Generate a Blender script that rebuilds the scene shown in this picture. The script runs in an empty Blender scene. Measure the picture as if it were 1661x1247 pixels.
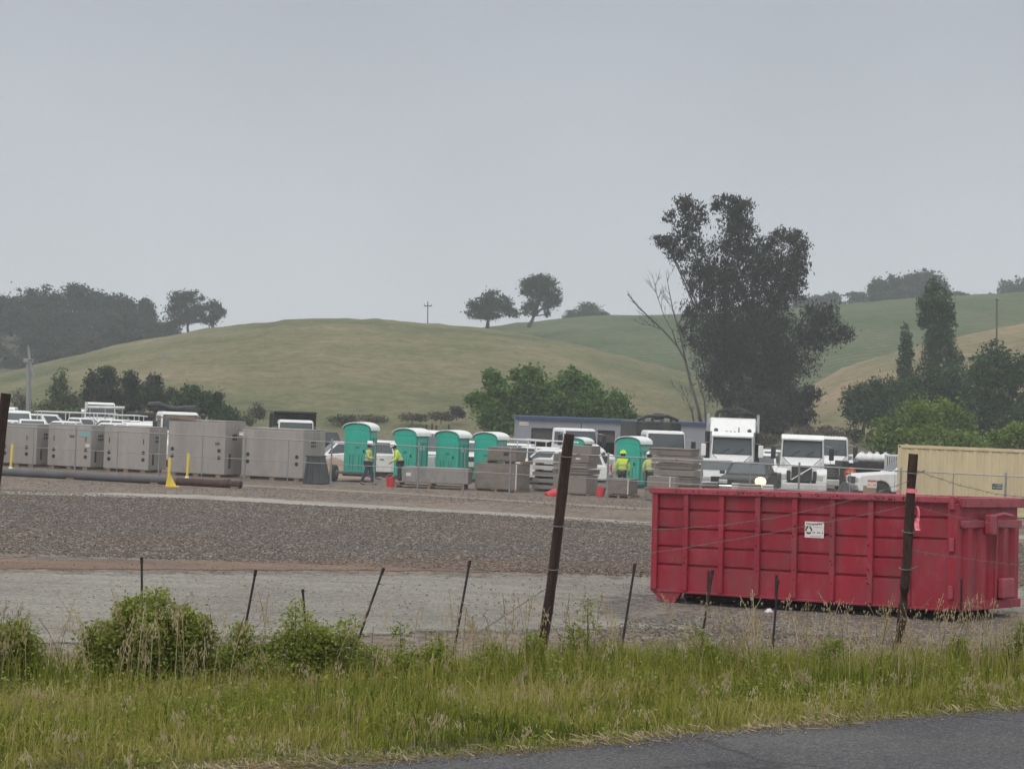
import bpy, math, random
import numpy as np
from mathutils import Vector, Matrix
random.seed(7); rng = np.random.default_rng(7)
C = bpy.context.scene.collection
sc = bpy.context.scene
R = math.radians
# ---------------------------------------------------------------- camera
F = 3400.0; CX, CY = 830.5, 623.5; CAMZ = 4.1; PITCH = R(.53); ROLL = R(2.1)
cam = bpy.data.cameras.new('camera'); co = bpy.data.objects.new('camera', cam); C.objects.link(co)
cam.sensor_width = 36; cam.lens = F / 1661 * 36; cam.clip_start = .1; cam.clip_end = 6000
co.matrix_world = Matrix.Translation((0, 0, CAMZ)) @ Matrix.Rotation(R(90) + PITCH, 4, 'X') @ Matrix.Rotation(ROLL, 4, 'Z')
sc.camera = co
# ---------------------------------------------------------------- sky and sun (overcast)
SUN_EL, SUN_AZ = 52, 205; HAZE = .0005
w = bpy.data.worlds.new('World'); sc.world = w; w.use_nodes = True
nt = w.node_tree; nt.nodes.clear()
out = nt.nodes.new('ShaderNodeOutputWorld'); bg = nt.nodes.new('ShaderNodeBackground')
sky = nt.nodes.new('ShaderNodeTexSky'); sky.sky_type = 'NISHITA'; sky.sun_disc = False
sky.sun_elevation = R(SUN_EL); sky.sun_rotation = R(SUN_AZ); sky.dust_density = 6; sky.air_density = 1.2; sky.ozone_density = 1
hs = nt.nodes.new('ShaderNodeHueSaturation'); hs.inputs['Saturation'].default_value = .25
tc = nt.nodes.new('ShaderNodeTexCoord'); sep = nt.nodes.new('ShaderNodeSeparateXYZ')
ramp = nt.nodes.new('ShaderNodeValToRGB')       # cloud sheet: paler toward the horizon, brightened overhead to add light below
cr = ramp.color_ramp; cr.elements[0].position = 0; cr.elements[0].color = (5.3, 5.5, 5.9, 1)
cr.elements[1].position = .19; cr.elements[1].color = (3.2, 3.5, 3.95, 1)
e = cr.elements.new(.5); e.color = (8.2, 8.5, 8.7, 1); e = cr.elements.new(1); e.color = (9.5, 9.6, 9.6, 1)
nz = nt.nodes.new('ShaderNodeTexNoise'); nz.inputs['Scale'].default_value = 7; nz.inputs['Detail'].default_value = 3
mr = nt.nodes.new('ShaderNodeMapRange'); mr.inputs[3].default_value = .88; mr.inputs[4].default_value = 1.12
mul = nt.nodes.new('ShaderNodeMixRGB'); mul.blend_type = 'MULTIPLY'; mul.inputs[0].default_value = 1
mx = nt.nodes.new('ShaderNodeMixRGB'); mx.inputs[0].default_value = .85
L = nt.links.new
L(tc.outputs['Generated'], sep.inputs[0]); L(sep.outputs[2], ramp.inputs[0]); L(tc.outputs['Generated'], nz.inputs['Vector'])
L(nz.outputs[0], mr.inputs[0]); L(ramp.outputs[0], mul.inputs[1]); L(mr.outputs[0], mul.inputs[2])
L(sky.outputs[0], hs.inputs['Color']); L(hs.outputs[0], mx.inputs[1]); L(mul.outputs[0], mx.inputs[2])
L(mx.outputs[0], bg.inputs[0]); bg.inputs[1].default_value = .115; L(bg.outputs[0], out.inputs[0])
sl = bpy.data.lights.new('sun', 'SUN'); so = bpy.data.objects.new('sun', sl); C.objects.link(so)
sl.energy = .8; sl.angle = R(25); sl.color = (1, .96, .9)
so.rotation_euler = (R(90 - SUN_EL), 0, R(180 - SUN_AZ))
sc.view_settings.view_transform = 'Standard'; sc.view_settings.look = 'None'
sc.view_settings.exposure = 0.2; sc.view_settings.gamma = 1
sc.cycles.volume_bounces = 1; sc.cycles.max_bounces = 8; sc.cycles.transparent_max_bounces = 16
# ---------------------------------------------------------------- projection helpers (photo pixel -> world)
CM = co.matrix_world.copy(); CR = CM.to_3x3()
def ray(px, py): return (CR @ Vector(((px - CX) / F, -(py - CY) / F, -1)))
def PY(px, py, Y):
    d = ray(px, py); return Vector((0, 0, CAMZ)) + d * (Y / d.y)
def smooth(t): t = min(1, max(0, t)); return t * t * (3 - 2 * t)
def crest(x): return 14.4 + .33 * x
def edge(x): return 10.0 + .73 * (x + 1.45)
def tz(x, y):
    if y < 60:
        t = y - crest(max(-14, min(14, x)))
        if t < 0: return 2.14 + .11 * smooth(-t / 5)
        if t < 9: return .45 + 1.69 * (1 - smooth(t / 9) * .999)
        return .45 - .16 * math.exp(-((x - 3.5) / 2.8) ** 2 - ((y - 41) / 4) ** 2)
    if y < 94: return .45 + .05 * smooth((y - 70) / 20)
    if y < 180: return .5 - .4 * smooth((y - 94) / 9)
    return .1 + .9 * smooth((y - 180) / 60)
def XA(px, Y, z):
    fy = Y * math.cos(PITCH) + (z - CAMZ) * math.sin(PITCH); uz = -Y * math.sin(PITCH) + (z - CAMZ) * math.cos(PITCH)
    v = -F * uz / fy
    return ((px - CX) + v * math.sin(ROLL)) / math.cos(ROLL) * fy / F
def spot(px, Y, zref=None):
    z = tz(XA(px, Y, .5), Y); x = XA(px, Y, z if zref is None else zref); z = tz(x, Y)
    return Vector((x, Y, z))
def G(px, py, lo=12., hi=240.):
    for i in range(60):
        m = (lo + hi) / 2; p = PY(px, py, m)
        if p.z > tz(p.x, m): lo = m
        else: hi = m
    p = PY(px, py, lo); return Vector((p.x, lo, tz(p.x, lo)))
# ---------------------------------------------------------------- materials
MATS = {}
def mat(name, col, rough=.7, var=.12, scale=3., bump=0., bscale=40., metal=0., dirt=None, dscale=1.5, damt=.5, stretch=None, spec=.5, hi=.62, lo=.45, trans=0, rnd=0, fade=None):
    if name in MATS: return MATS[name]
    m = bpy.data.materials.new(name); m.use_nodes = True; n = m.node_tree; P = n.nodes['Principled BSDF']
    l = n.links.new
    P.inputs['Roughness'].default_value = rough; P.inputs['Metallic'].default_value = metal
    P.inputs['Specular IOR Level'].default_value = spec
    t = n.nodes.new('ShaderNodeTexCoord'); src = t.outputs['Object']
    if stretch:
        mp = n.nodes.new('ShaderNodeMapping'); mp.inputs['Scale'].default_value = stretch; l(src, mp.inputs[0]); src = mp.outputs[0]
    a = n.nodes.new('ShaderNodeTexNoise'); a.inputs['Scale'].default_value = scale; a.inputs['Detail'].default_value = 6; a.inputs['Roughness'].default_value = .65
    l(src, a.inputs['Vector'])
    r = n.nodes.new('ShaderNodeMapRange'); r.inputs[1].default_value = .3; r.inputs[2].default_value = .7
    r.inputs[3].default_value = 1 - var; r.inputs[4].default_value = 1 + var; l(a.outputs[0], r.inputs[0])
    mu = n.nodes.new('ShaderNodeMixRGB'); mu.blend_type = 'MULTIPLY'; mu.inputs[0].default_value = 1; mu.inputs[1].default_value = (*col, 1)
    l(r.outputs[0], mu.inputs[2]); last = mu.outputs[0]
    if dirt:
        d = n.nodes.new('ShaderNodeTexNoise'); d.inputs['Scale'].default_value = dscale; d.inputs['Detail'].default_value = 8; d.inputs['Roughness'].default_value = .7
        l(src, d.inputs['Vector'])
        rr = n.nodes.new('ShaderNodeMapRange'); rr.inputs[1].default_value = lo; rr.inputs[2].default_value = hi; rr.inputs[4].default_value = damt; l(d.outputs[0], rr.inputs[0])
        mm = n.nodes.new('ShaderNodeMixRGB'); mm.inputs[2].default_value = (*dirt, 1); l(rr.outputs[0], mm.inputs[0]); l(last, mm.inputs[1]); last = mm.outputs[0]
    if fade:
        d = n.nodes.new('ShaderNodeTexNoise'); d.inputs['Scale'].default_value = 3.1; d.inputs['Detail'].default_value = 9; d.inputs['Roughness'].default_value = .75; l(src, d.inputs['Vector'])
        rr = n.nodes.new('ShaderNodeMapRange'); rr.inputs[1].default_value = .52; rr.inputs[2].default_value = .68; rr.inputs[4].default_value = .6; l(d.outputs[0], rr.inputs[0])
        mm = n.nodes.new('ShaderNodeMixRGB'); mm.inputs[2].default_value = (*fade, 1); l(rr.outputs[0], mm.inputs[0]); l(last, mm.inputs[1]); last = mm.outputs[0]
    if rnd:
        oi = n.nodes.new('ShaderNodeObjectInfo'); rr = n.nodes.new('ShaderNodeMapRange'); rr.inputs[3].default_value = 1 - rnd; rr.inputs[4].default_value = 1 + rnd; l(oi.outputs['Random'], rr.inputs[0])
        mm = n.nodes.new('ShaderNodeMixRGB'); mm.blend_type = 'MULTIPLY'; mm.inputs[0].default_value = 1; l(last, mm.inputs[1]); l(rr.outputs[0], mm.inputs[2]); last = mm.outputs[0]
    l(last, P.inputs['Base Color'])
    if bump:
        b = n.nodes.new('ShaderNodeTexNoise'); b.inputs['Scale'].default_value = bscale; b.inputs['Detail'].default_value = 5; l(t.outputs['Object'], b.inputs['Vector'])
        bb = n.nodes.new('ShaderNodeBump'); bb.inputs['Strength'].default_value = 1; bb.inputs['Distance'].default_value = bump
        l(b.outputs[0], bb.inputs['Height']); l(bb.outputs[0], P.inputs['Normal'])
    MATS[name] = m; return m
def tintmat(name, cols, rough=.8, trans=.0, spec=.2, var=.0):
    """colours picked per face from the attribute 'tint' (0..1)"""
    m = bpy.data.materials.new(name); m.use_nodes = True; n = m.node_tree; P = n.nodes['Principled BSDF']; l = n.links.new
    a = n.nodes.new('ShaderNodeAttribute'); a.attribute_name = 'tint'; r = n.nodes.new('ShaderNodeValToRGB')
    e = r.color_ramp.elements
    for i, c in enumerate(cols):
        p = i / (len(cols) - 1)
        q = e[0] if i == 0 else e[-1] if i == len(cols) - 1 else e.new(p)
        q.position = p; q.color = (*c, 1)
    l(a.outputs['Fac'], r.inputs[0]); l(r.outputs[0], P.inputs['Base Color'])
    P.inputs['Roughness'].default_value = rough; P.inputs['Specular IOR Level'].default_value = spec
    if trans:
        o = [x for x in n.nodes if x.type == 'OUTPUT_MATERIAL'][0]
        tr = n.nodes.new('ShaderNodeBsdfTranslucent'); mi = n.nodes.new('ShaderNodeMixShader'); mi.inputs[0].default_value = trans
        l(r.outputs[0], tr.inputs[0]); l(P.outputs[0], mi.inputs[1]); l(tr.outputs[0], mi.inputs[2]); l(mi.outputs[0], o.inputs[0])
    MATS[name] = m; return m
M = MATS
mat('white_paint', (.8, .8, .79), .35, .04, 2, dirt=(.45, .42, .38), damt=.25, dscale=2)
mat('dusty_white', (.62, .62, .6), .45, .06, 2, dirt=(.4, .37, .33), damt=.4)
mat('black_steel', (.025, .025, .027), .5, .3, 4, dirt=(.09, .08, .07), damt=.4)
mat('glass_dark', (.035, .045, .05), .12, .2, 1.5, spec=.8)
mat('glass_sky', (.05, .065, .07), .2, .3, 1.2, spec=.9)
mat('rubber', (.03, .03, .03), .85, .3, 8, dirt=(.12, .1, .08), damt=.5)
mat('steel', (.35, .35, .36), .45, .15, 6, metal=.6)
mat('galv', (.3, .3, .3), .5, .15, 8, metal=.5)
mat('chrome', (.6, .6, .6), .22, .1, 6, metal=.9)
mat('concrete', (.36, .33, .305), .9, .07, 1.6, bump=.006, bscale=30, dirt=(.25, .225, .205), dscale=1.0, damt=.5, stretch=(1.3, 1.3, .45), rnd=.07)
mat('concrete_side', (.30, .28, .265), .9, .1, 1.6, bump=.006, bscale=30, dirt=(.18, .16, .15), dscale=1.4, damt=.6, rnd=.09)
mat('vault_brown', (.225, .19, .165), .9, .12, 1.2, bump=.006, bscale=30, dirt=(.13, .11, .095), dscale=2, damt=.6, stretch=(1, 1, 3), rnd=.12)
mat('vault_warm', (.27, .235, .205), .9, .12, 1.2, bump=.006, bscale=30, dirt=(.17, .145, .13), dscale=2, damt=.5, rnd=.12)
mat('dark_hole', (.02, .02, .02), .9, .1)
mat('plastic_black', (.035, .038, .042), .55, .25, 5, dirt=(.1, .1, .1), damt=.4)
mat('pipe_grey', (.085, .085, .095), .6, .2, 3, dirt=(.05, .03, .025), damt=.5)
mat('pipe_rust', (.06, .03, .024), .8, .3, 5, dirt=(.1, .06, .045), damt=.5)
mat('yellow_paint', (.78, .58, .07), .5, .1, 5, dirt=(.4, .33, .12), damt=.3)
mat('toilet_green', (.03, .42, .31), .5, .1, 2, dirt=(.05, .33, .26), damt=.5, stretch=(6, 6, 1))
mat('toilet_dark', (.016, .2, .15), .55, .1, 2)
mat('toilet_roof', (.8, .82, .8), .5, .06, 2, dirt=(.6, .63, .6), damt=.3)
mat('grey_label', (.45, .55, .55), .6, .2, 30)
mat('tan_paint', (.60, .50, .31), .6, .05, 1.2, dirt=(.48, .39, .25), dscale=1, damt=.5, stretch=(2, 2, .4))
mat('rail_brown', (.2, .15, .1), .7, .2, 3)
mat('red_paint', (.315, .016, .036), .5, .22, 1.1, bump=.02, bscale=2.2, dirt=(.2, .045, .05), dscale=2.2, damt=.8, spec=.4, stretch=(1, 1, .45), fade=(.36, .075, .09))
mat('red_rim', (.33, .05, .07), .45, .2, 3, bump=.004, bscale=20, dirt=(.09, .02, .02), dscale=5, damt=.9, lo=.55, hi=.66)
mat('rust_spot', (.04, .01, .01), .9, .3, 9)
mat('sign_white', (.72, .68, .66), .5, .06, 10)
mat('ink', (.06, .04, .045), .6, .2, 20)
mat('ink_grey', (.3, .3, .26), .6, .2, 20)
mat('red_plastic', (.62, .03, .045), .5, .12, 6)
mat('wood', (.24, .17, .11), .85, .25, 6, bump=.003, bscale=60)
mat('wood_post', (.026, .013, .01), .85, .5, 6, bump=.006, bscale=35, dirt=(.07, .035, .022), dscale=7, damt=.7, stretch=(3, 3, .6))
mat('thin_post', (.02, .018, .016), .8, .4, 20, dirt=(.08, .05, .035), damt=.5, dscale=10)
mat('wire', (.16, .15, .14), .6, .3, 20, metal=.3)
mat('pink_tape', (.85, .22, .27), .6, .1, 20)
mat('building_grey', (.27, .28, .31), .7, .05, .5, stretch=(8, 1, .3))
mat('roof_blue', (.045, .075, .15), .6, .1, 1)
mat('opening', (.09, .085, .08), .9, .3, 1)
mat('skin', (.42, .24, .17), .6, .08, 20)
mat('hair', (.03, .02, .015), .8, .2, 30)
mat('hivis', (.62, .82, .05), .7, .1, 8)
mat('hivis_worn', (.52, .58, .16), .8, .15, 8)
mat('hivis_orange', (.8, .14, .03), .7, .1, 8)
mat('reflective', (.6, .6, .55), .4, .1, 8)
mat('denim', (.035, .05, .085), .9, .25, 12)
mat('dark_cloth', (.03, .03, .032), .9, .2, 12)
mat('hat_white', (.8, .8, .8), .35, .03, 8)
mat('boot', (.18, .12, .08), .8, .2, 12)
mat('bark_pale', (.085, .078, .07), .9, .3, 2)
mat('bark', (.075, .06, .05), .9, .3, 3)
mat('cardboard', (.33, .23, .17), .85, .1, 4)
mat('sign_teal', (.22, .42, .42), .5, .1, 10)
mat('red_sign', (.6, .08, .07), .5, .1, 10)
mat('red_lens', (.5, .03, .02), .3, .05)
mat('lens', (.55, .55, .52), .15, .05)
mat('sand', (.3, .22, .16), .95, .12, 2, bump=.02, bscale=8)
mat('plastic_bag', (.7, .7, .68), .5, .1, 8)
lm = bpy.data.materials.new('lit_lamp'); lm.use_nodes = True; P_ = lm.node_tree.nodes['Principled BSDF']
P_.inputs['Base Color'].default_value = (1, .9, .7, 1); P_.inputs['Emission Color'].default_value = (1, .5, .16, 1); P_.inputs['Emission Strength'].default_value = 2.2
M['lit_lamp'] = lm
# ---------------------------------------------------------------- object helpers
def tag(o, label=None, cat=None, group=None, kind=None):
    if label: o['label'] = label
    if cat: o['category'] = cat
    if group: o['group'] = group
    if kind: o['kind'] = kind
    return o
def thing(name, label, cat, loc=(0, 0, 0), rz=0., group=None):
    o = bpy.data.objects.new(name, None); C.objects.link(o); o.location = loc; o.rotation_euler = (0, 0, rz); o.empty_display_size = .2
    return tag(o, label, cat, group)
def copytree(root, loc, rz, label=None, scale=None):
    r = root.copy(); C.objects.link(r); r.location = loc; r.rotation_euler = (0, 0, rz)
    if label: r['label'] = label
    if scale: r.scale = scale
    for ch in list(root.children):
        c = ch.copy(); C.objects.link(c); c.parent = r
        for g in list(ch.children):
            d = g.copy(); C.objects.link(d); d.parent = c
    return r
class MB:
    def __init__(s): s.v = []; s.f = []
    def add(s, vs, fs):
        n = len(s.v); s.v += [tuple(v) for v in vs]; s.f += [tuple(i + n for i in f) for f in fs]; return s
    def box(s, c, d, rot=None):
        x, y, z = (k / 2 for k in d)
        vs = [Vector((a * x, b * y, e * z)) for a in (-1, 1) for b in (-1, 1) for e in (-1, 1)]
        if rot: 
            from mathutils import Euler
            q = Euler(rot).to_matrix(); vs = [q @ v for v in vs]
        vs = [v + Vector(c) for v in vs]
        return s.add(vs, [(0, 1, 3, 2), (4, 6, 7, 5), (0, 4, 5, 1), (2, 3, 7, 6), (0, 2, 6, 4), (1, 5, 7, 3)])
    def b2(s, a, b): return s.box([(p + q) / 2 for p, q in zip(a, b)], [abs(q - p) for p, q in zip(a, b)])
    def tube(s, pts, r, n=8, cap=True):
        pts = [Vector(p) for p in pts]; rs = r if isinstance(r, (list, tuple)) else [r] * len(pts)
        vs = []; fs = []
        for i, p in enumerate(pts):
            d = (pts[min(i + 1, len(pts) - 1)] - pts[max(i - 1, 0)]).normalized()
            u = d.cross(Vector((0, 0, 1)));
            if u.length < .05: u = d.cross(Vector((0, 1, 0)))
            u.normalize(); q = d.cross(u)
            for k in range(n):
                a = 2 * math.pi * k / n; vs.append(p + (u * math.cos(a) + q * math.sin(a)) * rs[i])
        for i in range(len(pts) - 1):
            for k in range(n): fs.append((i * n + k, i * n + (k + 1) % n, (i + 1) * n + (k + 1) % n, (i + 1) * n + k))
        if cap: fs.append(tuple(range(n - 1, -1, -1))); fs.append(tuple((len(pts) - 1) * n + k for k in range(n)))
        return s.add(vs, fs)
    def prism(s, pts, a, b, axis='y', inset=0.):
        """closed profile pts=(p,z) extruded along an axis"""
        n = len(pts)
        if axis == 'y': vs = [(p, a, z) for p, z in pts] + [(p, b, z) for p, z in pts]
        else: vs = [(a, p, z) for p, z in pts] + [(b, p, z) for p, z in pts]
        return s.add(vs, [tuple(range(n)), tuple(range(2 * n - 1, n - 1, -1))] + [(i, i + n, (i + 1) % n + n, (i + 1) % n) for i in range(n)])
    def lathe(s, prof, c=(0, 0, 0), n=16, axis='z'):
        vs = []; fs = []
        for r, z in prof:
            for k in range(n):
                a = 2 * math.pi * k / n
                p = (r * math.cos(a), r * math.sin(a), z) if axis == 'z' else (r * math.cos(a), z, r * math.sin(a)) if axis == 'y' else (z, r * math.cos(a), r * math.sin(a))
                vs.append([p[i] + c[i] for i in range(3)])
        for i in range(len(prof) - 1):
            for k in range(n): fs.append((i * n + k, i * n + (k + 1) % n, (i + 1) * n + (k + 1) % n, (i + 1) * n + k))
        fs.append(tuple(range(n - 1, -1, -1))); fs.append(tuple((len(prof) - 1) * n + k for k in range(n)))
        return s.add(vs, fs)
    def quad(s, *p): return s.add(p, [tuple(range(len(p)))])
    def build(s, name, m, parent=None, bevel=0., sm=False):
        me = bpy.data.meshes.new(name); me.from_pydata(s.v, [], s.f); me.materials.append(M[m] if isinstance(m, str) else m)
        o = bpy.data.objects.new(name, me); C.objects.link(o); o.parent = parent
        import bmesh
        bm = bmesh.new(); bm.from_mesh(me); bmesh.ops.recalc_face_normals(bm, faces=bm.faces); bm.to_mesh(me); bm.free()
        if bevel:
            bv = o.modifiers.new('b', 'BEVEL'); bv.width = bevel; bv.segments = 3 if bevel > .07 else 2; bv.limit_method = 'ANGLE'
        if sm: me.shade_smooth()
        return o
def npmesh(name, V, Fc, m, parent=None, tint=None, sm=False):
    me = bpy.data.meshes.new(name); V = np.asarray(V, dtype=np.float32); Fc = np.asarray(Fc, dtype=np.int32)
    k = Fc.shape[1]; me.vertices.add(len(V)); me.vertices.foreach_set('co', V.ravel())
    me.loops.add(Fc.size); me.loops.foreach_set('vertex_index', Fc.ravel())
    me.polygons.add(len(Fc)); me.polygons.foreach_set('loop_start', np.arange(0, Fc.size, k, dtype=np.int32))
    if tint is not None:
        a = me.attributes.new('tint', 'FLOAT', 'FACE'); a.data.foreach_set('value', np.asarray(tint, dtype=np.float32))
    me.update(calc_edges=True); me.materials.append(M[m] if isinstance(m, str) else m)
    if sm: me.shade_smooth()
    o = bpy.data.objects.new(name, me); C.objects.link(o); o.parent = parent; return o
def gridmesh(name, X, Y, Z, m, **k):
    """X,Y,Z 2-D arrays"""
    r, c = X.shape; i = np.arange(r * c).reshape(r, c)
    Fc = np.stack([i[:-1, :-1], i[:-1, 1:], i[1:, 1:], i[1:, :-1]], -1).reshape(-1, 4)
    return npmesh(name, np.stack([X, Y, Z], -1).reshape(-1, 3), Fc, m, sm=True, **k)
# ---------------------------------------------------------------- ground materials
def groundmat(name, cA, cB, cC, sA=.25, sB=9., bump=.03, vor=9., speck=.5, edge=False, streak=None):
    """patchy ground: big patches cA/cB, stones cC from voronoi cells"""
    m = bpy.data.materials.new(name); m.use_nodes = True; n = m.node_tree; l = n.links.new; P = n.nodes['Principled BSDF']
    P.inputs['Roughness'].default_value = .95; P.inputs['Specular IOR Level'].default_value = .15
    t = n.nodes.new('ShaderNodeTexCoord')
    a = n.nodes.new('ShaderNodeTexNoise'); a.inputs['Scale'].default_value = sA; a.inputs['Detail'].default_value = 7; a.inputs['Roughness'].default_value = .6; l(t.outputs['Object'], a.inputs['Vector'])
    r = n.nodes.new('ShaderNodeMapRange'); r.inputs[1].default_value = .38; r.inputs[2].default_value = .62; l(a.outputs[0], r.inputs[0])
    m1 = n.nodes.new('ShaderNodeMixRGB'); m1.inputs[1].default_value = (*cA, 1); m1.inputs[2].default_value = (*cB, 1); l(r.outputs[0], m1.inputs[0])
    v = n.nodes.new('ShaderNodeTexVoronoi'); v.inputs['Scale'].default_value = vor; l(t.outputs['Object'], v.inputs['Vector'])
    sp = n.nodes.new('ShaderNodeSeparateXYZ'); l(v.outputs['Color'], sp.inputs[0])
    r2 = n.nodes.new('ShaderNodeMapRange'); r2.inputs[3].default_value = 1 - speck; r2.inputs[4].default_value = 1 + speck; l(sp.outputs[0], r2.inputs[0])
    m2 = n.nodes.new('ShaderNodeMixRGB'); m2.blend_type = 'MULTIPLY'; m2.inputs[0].default_value = 1; l(m1.outputs[0], m2.inputs[1]); l(r2.outputs[0], m2.inputs[2])
    r3 = n.nodes.new('ShaderNodeMapRange'); r3.inputs[1].default_value = .8; r3.inputs[2].default_value = .9; r3.inputs[4].default_value = .6; l(sp.outputs[1], r3.inputs[0])
    m3 = n.nodes.new('ShaderNodeMixRGB'); m3.inputs[2].default_value = (*cC, 1); l(r3.outputs[0], m3.inputs[0]); l(m2.outputs[0], m3.inputs[1])
    last = m3.outputs[0]
    if streak:
        mp = n.nodes.new('ShaderNodeMapping'); mp.inputs['Scale'].default_value = (.12, 1.6, 1); mp.inputs['Rotation'].default_value = (0, 0, .03); l(t.outputs['Object'], mp.inputs[0])
        q = n.nodes.new('ShaderNodeTexNoise'); q.inputs['Scale'].default_value = 1; q.inputs['Detail'].default_value = 7; q.inputs['Roughness'].default_value = .7; l(mp.outputs[0], q.inputs['Vector'])
        rq = n.nodes.new('ShaderNodeMapRange'); rq.inputs[1].default_value = .35; rq.inputs[2].default_value = .65; rq.inputs[3].default_value = 1 - streak; rq.inputs[4].default_value = 1 + streak; l(q.outputs[0], rq.inputs[0])
        mq = n.nodes.new('ShaderNodeMixRGB'); mq.blend_type = 'MULTIPLY'; mq.inputs[0].default_value = 1; l(last, mq.inputs[1]); l(rq.outputs[0], mq.inputs[2]); last = mq.outputs[0]
    l(last, P.inputs['Base Color'])
    if edge:
        at = n.nodes.new('ShaderNodeAttribute'); at.attribute_name = 'edge'; q = n.nodes.new('ShaderNodeTexNoise'); q.inputs['Scale'].default_value = 1.2; q.inputs['Detail'].default_value = 9; q.inputs['Roughness'].default_value = .75; l(t.outputs['Object'], q.inputs['Vector'])
        ad = n.nodes.new('ShaderNodeMath'); ad.operation = 'MULTIPLY_ADD'; l(q.outputs[0], ad.inputs[0]); ad.inputs[1].default_value = 1.3; l(at.outputs['Fac'], ad.inputs[2])
        rq = n.nodes.new('ShaderNodeMapRange'); rq.inputs[1].default_value = .95; rq.inputs[2].default_value = 1.15; l(ad.outputs[0], rq.inputs[0]); l(rq.outputs[0], P.inputs['Alpha'])
    b = n.nodes.new('ShaderNodeTexNoise'); b.inputs['Scale'].default_value = sB; b.inputs['Detail'].default_value = 6; l(t.outputs['Object'], b.inputs['Vector'])
    bb = n.nodes.new('ShaderNodeBump'); bb.inputs['Strength'].default_value = 1; bb.inputs['Distance'].default_value = bump; l(b.outputs[0], bb.inputs['Height']); l(bb.outputs[0], P.inputs['Normal'])
    MATS[name] = m; return m
groundmat('g_yard', (.195, .155, .125), (.15, .12, .098), (.28, .25, .22), .12, 7, .05, 7, .35)
groundmat('g_soil', (.1, .085, .055), (.07, .075, .035), (.22, .18, .12), 2, 20, .02, 30, .3)
groundmat('g_dirt', (.19, .125, .09), (.155, .11, .085), (.23, .18, .14), .5, 6, .03, 14, .12, True, .15)
groundmat('g_pale', (.24, .225, .195), (.185, .17, .145), (.31, .295, .26), .35, 8, .04, 20, .28, True, .16)
groundmat('g_track', (.33, .315, .28), (.25, .225, .195), (.38, .36, .33), .4, 8, .03, 12, .12, True)
groundmat('g_gravel', (.185, .145, .115), (.135, .13, .128), (.3, .27, .23), .09, 9, .05, 13, .5, True)
groundmat('g_tan', (.27, .23, .19), (.22, .18, .15), (.3, .27, .23), .4, 8, .03, 12, .12, True)
groundmat('g_asphalt', (.1, .097, .098), (.062, .062, .066), (.17, .17, .165), .55, 60, .006, 90, .35)
# asphalt gets long dark cracks
def cracks(m):
    n = m.node_tree; l = n.links.new; P = n.nodes['Principled BSDF']; old = P.inputs['Base Color'].links[0].from_socket
    t = n.nodes.new('ShaderNodeTexCoord'); nn = n.nodes.new('ShaderNodeTexNoise'); nn.inputs['Scale'].default_value = 1.6; nn.inputs['Detail'].default_value = 6
    mp = n.nodes.new('ShaderNodeMixRGB'); mp.inputs[0].default_value = .35; l(t.outputs['Object'], nn.inputs['Vector']); l(t.outputs['Object'], mp.inputs[1]); l(nn.outputs['Color'], mp.inputs[2])
    v = n.nodes.new('ShaderNodeTexVoronoi'); v.feature = 'DISTANCE_TO_EDGE'; v.inputs['Scale'].default_value = .55; l(mp.outputs[0], v.inputs['Vector'])
    r = n.nodes.new('ShaderNodeMapRange'); r.inputs[1].default_value = .0; r.inputs[2].default_value = .014; r.inputs[3].default_value = .8; r.inputs[4].default_value = 0; r.inputs[3].default_value = .45; l(v.outputs['Distance'], r.inputs[0])
    mi = n.nodes.new('ShaderNodeMixRGB'); mi.inputs[2].default_value = (.02, .02, .02, 1); l(r.outputs[0], mi.inputs[0]); l(old, mi.inputs[1]); l(mi.outputs[0], P.inputs['Base Color'])
cracks(M['g_asphalt'])
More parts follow.
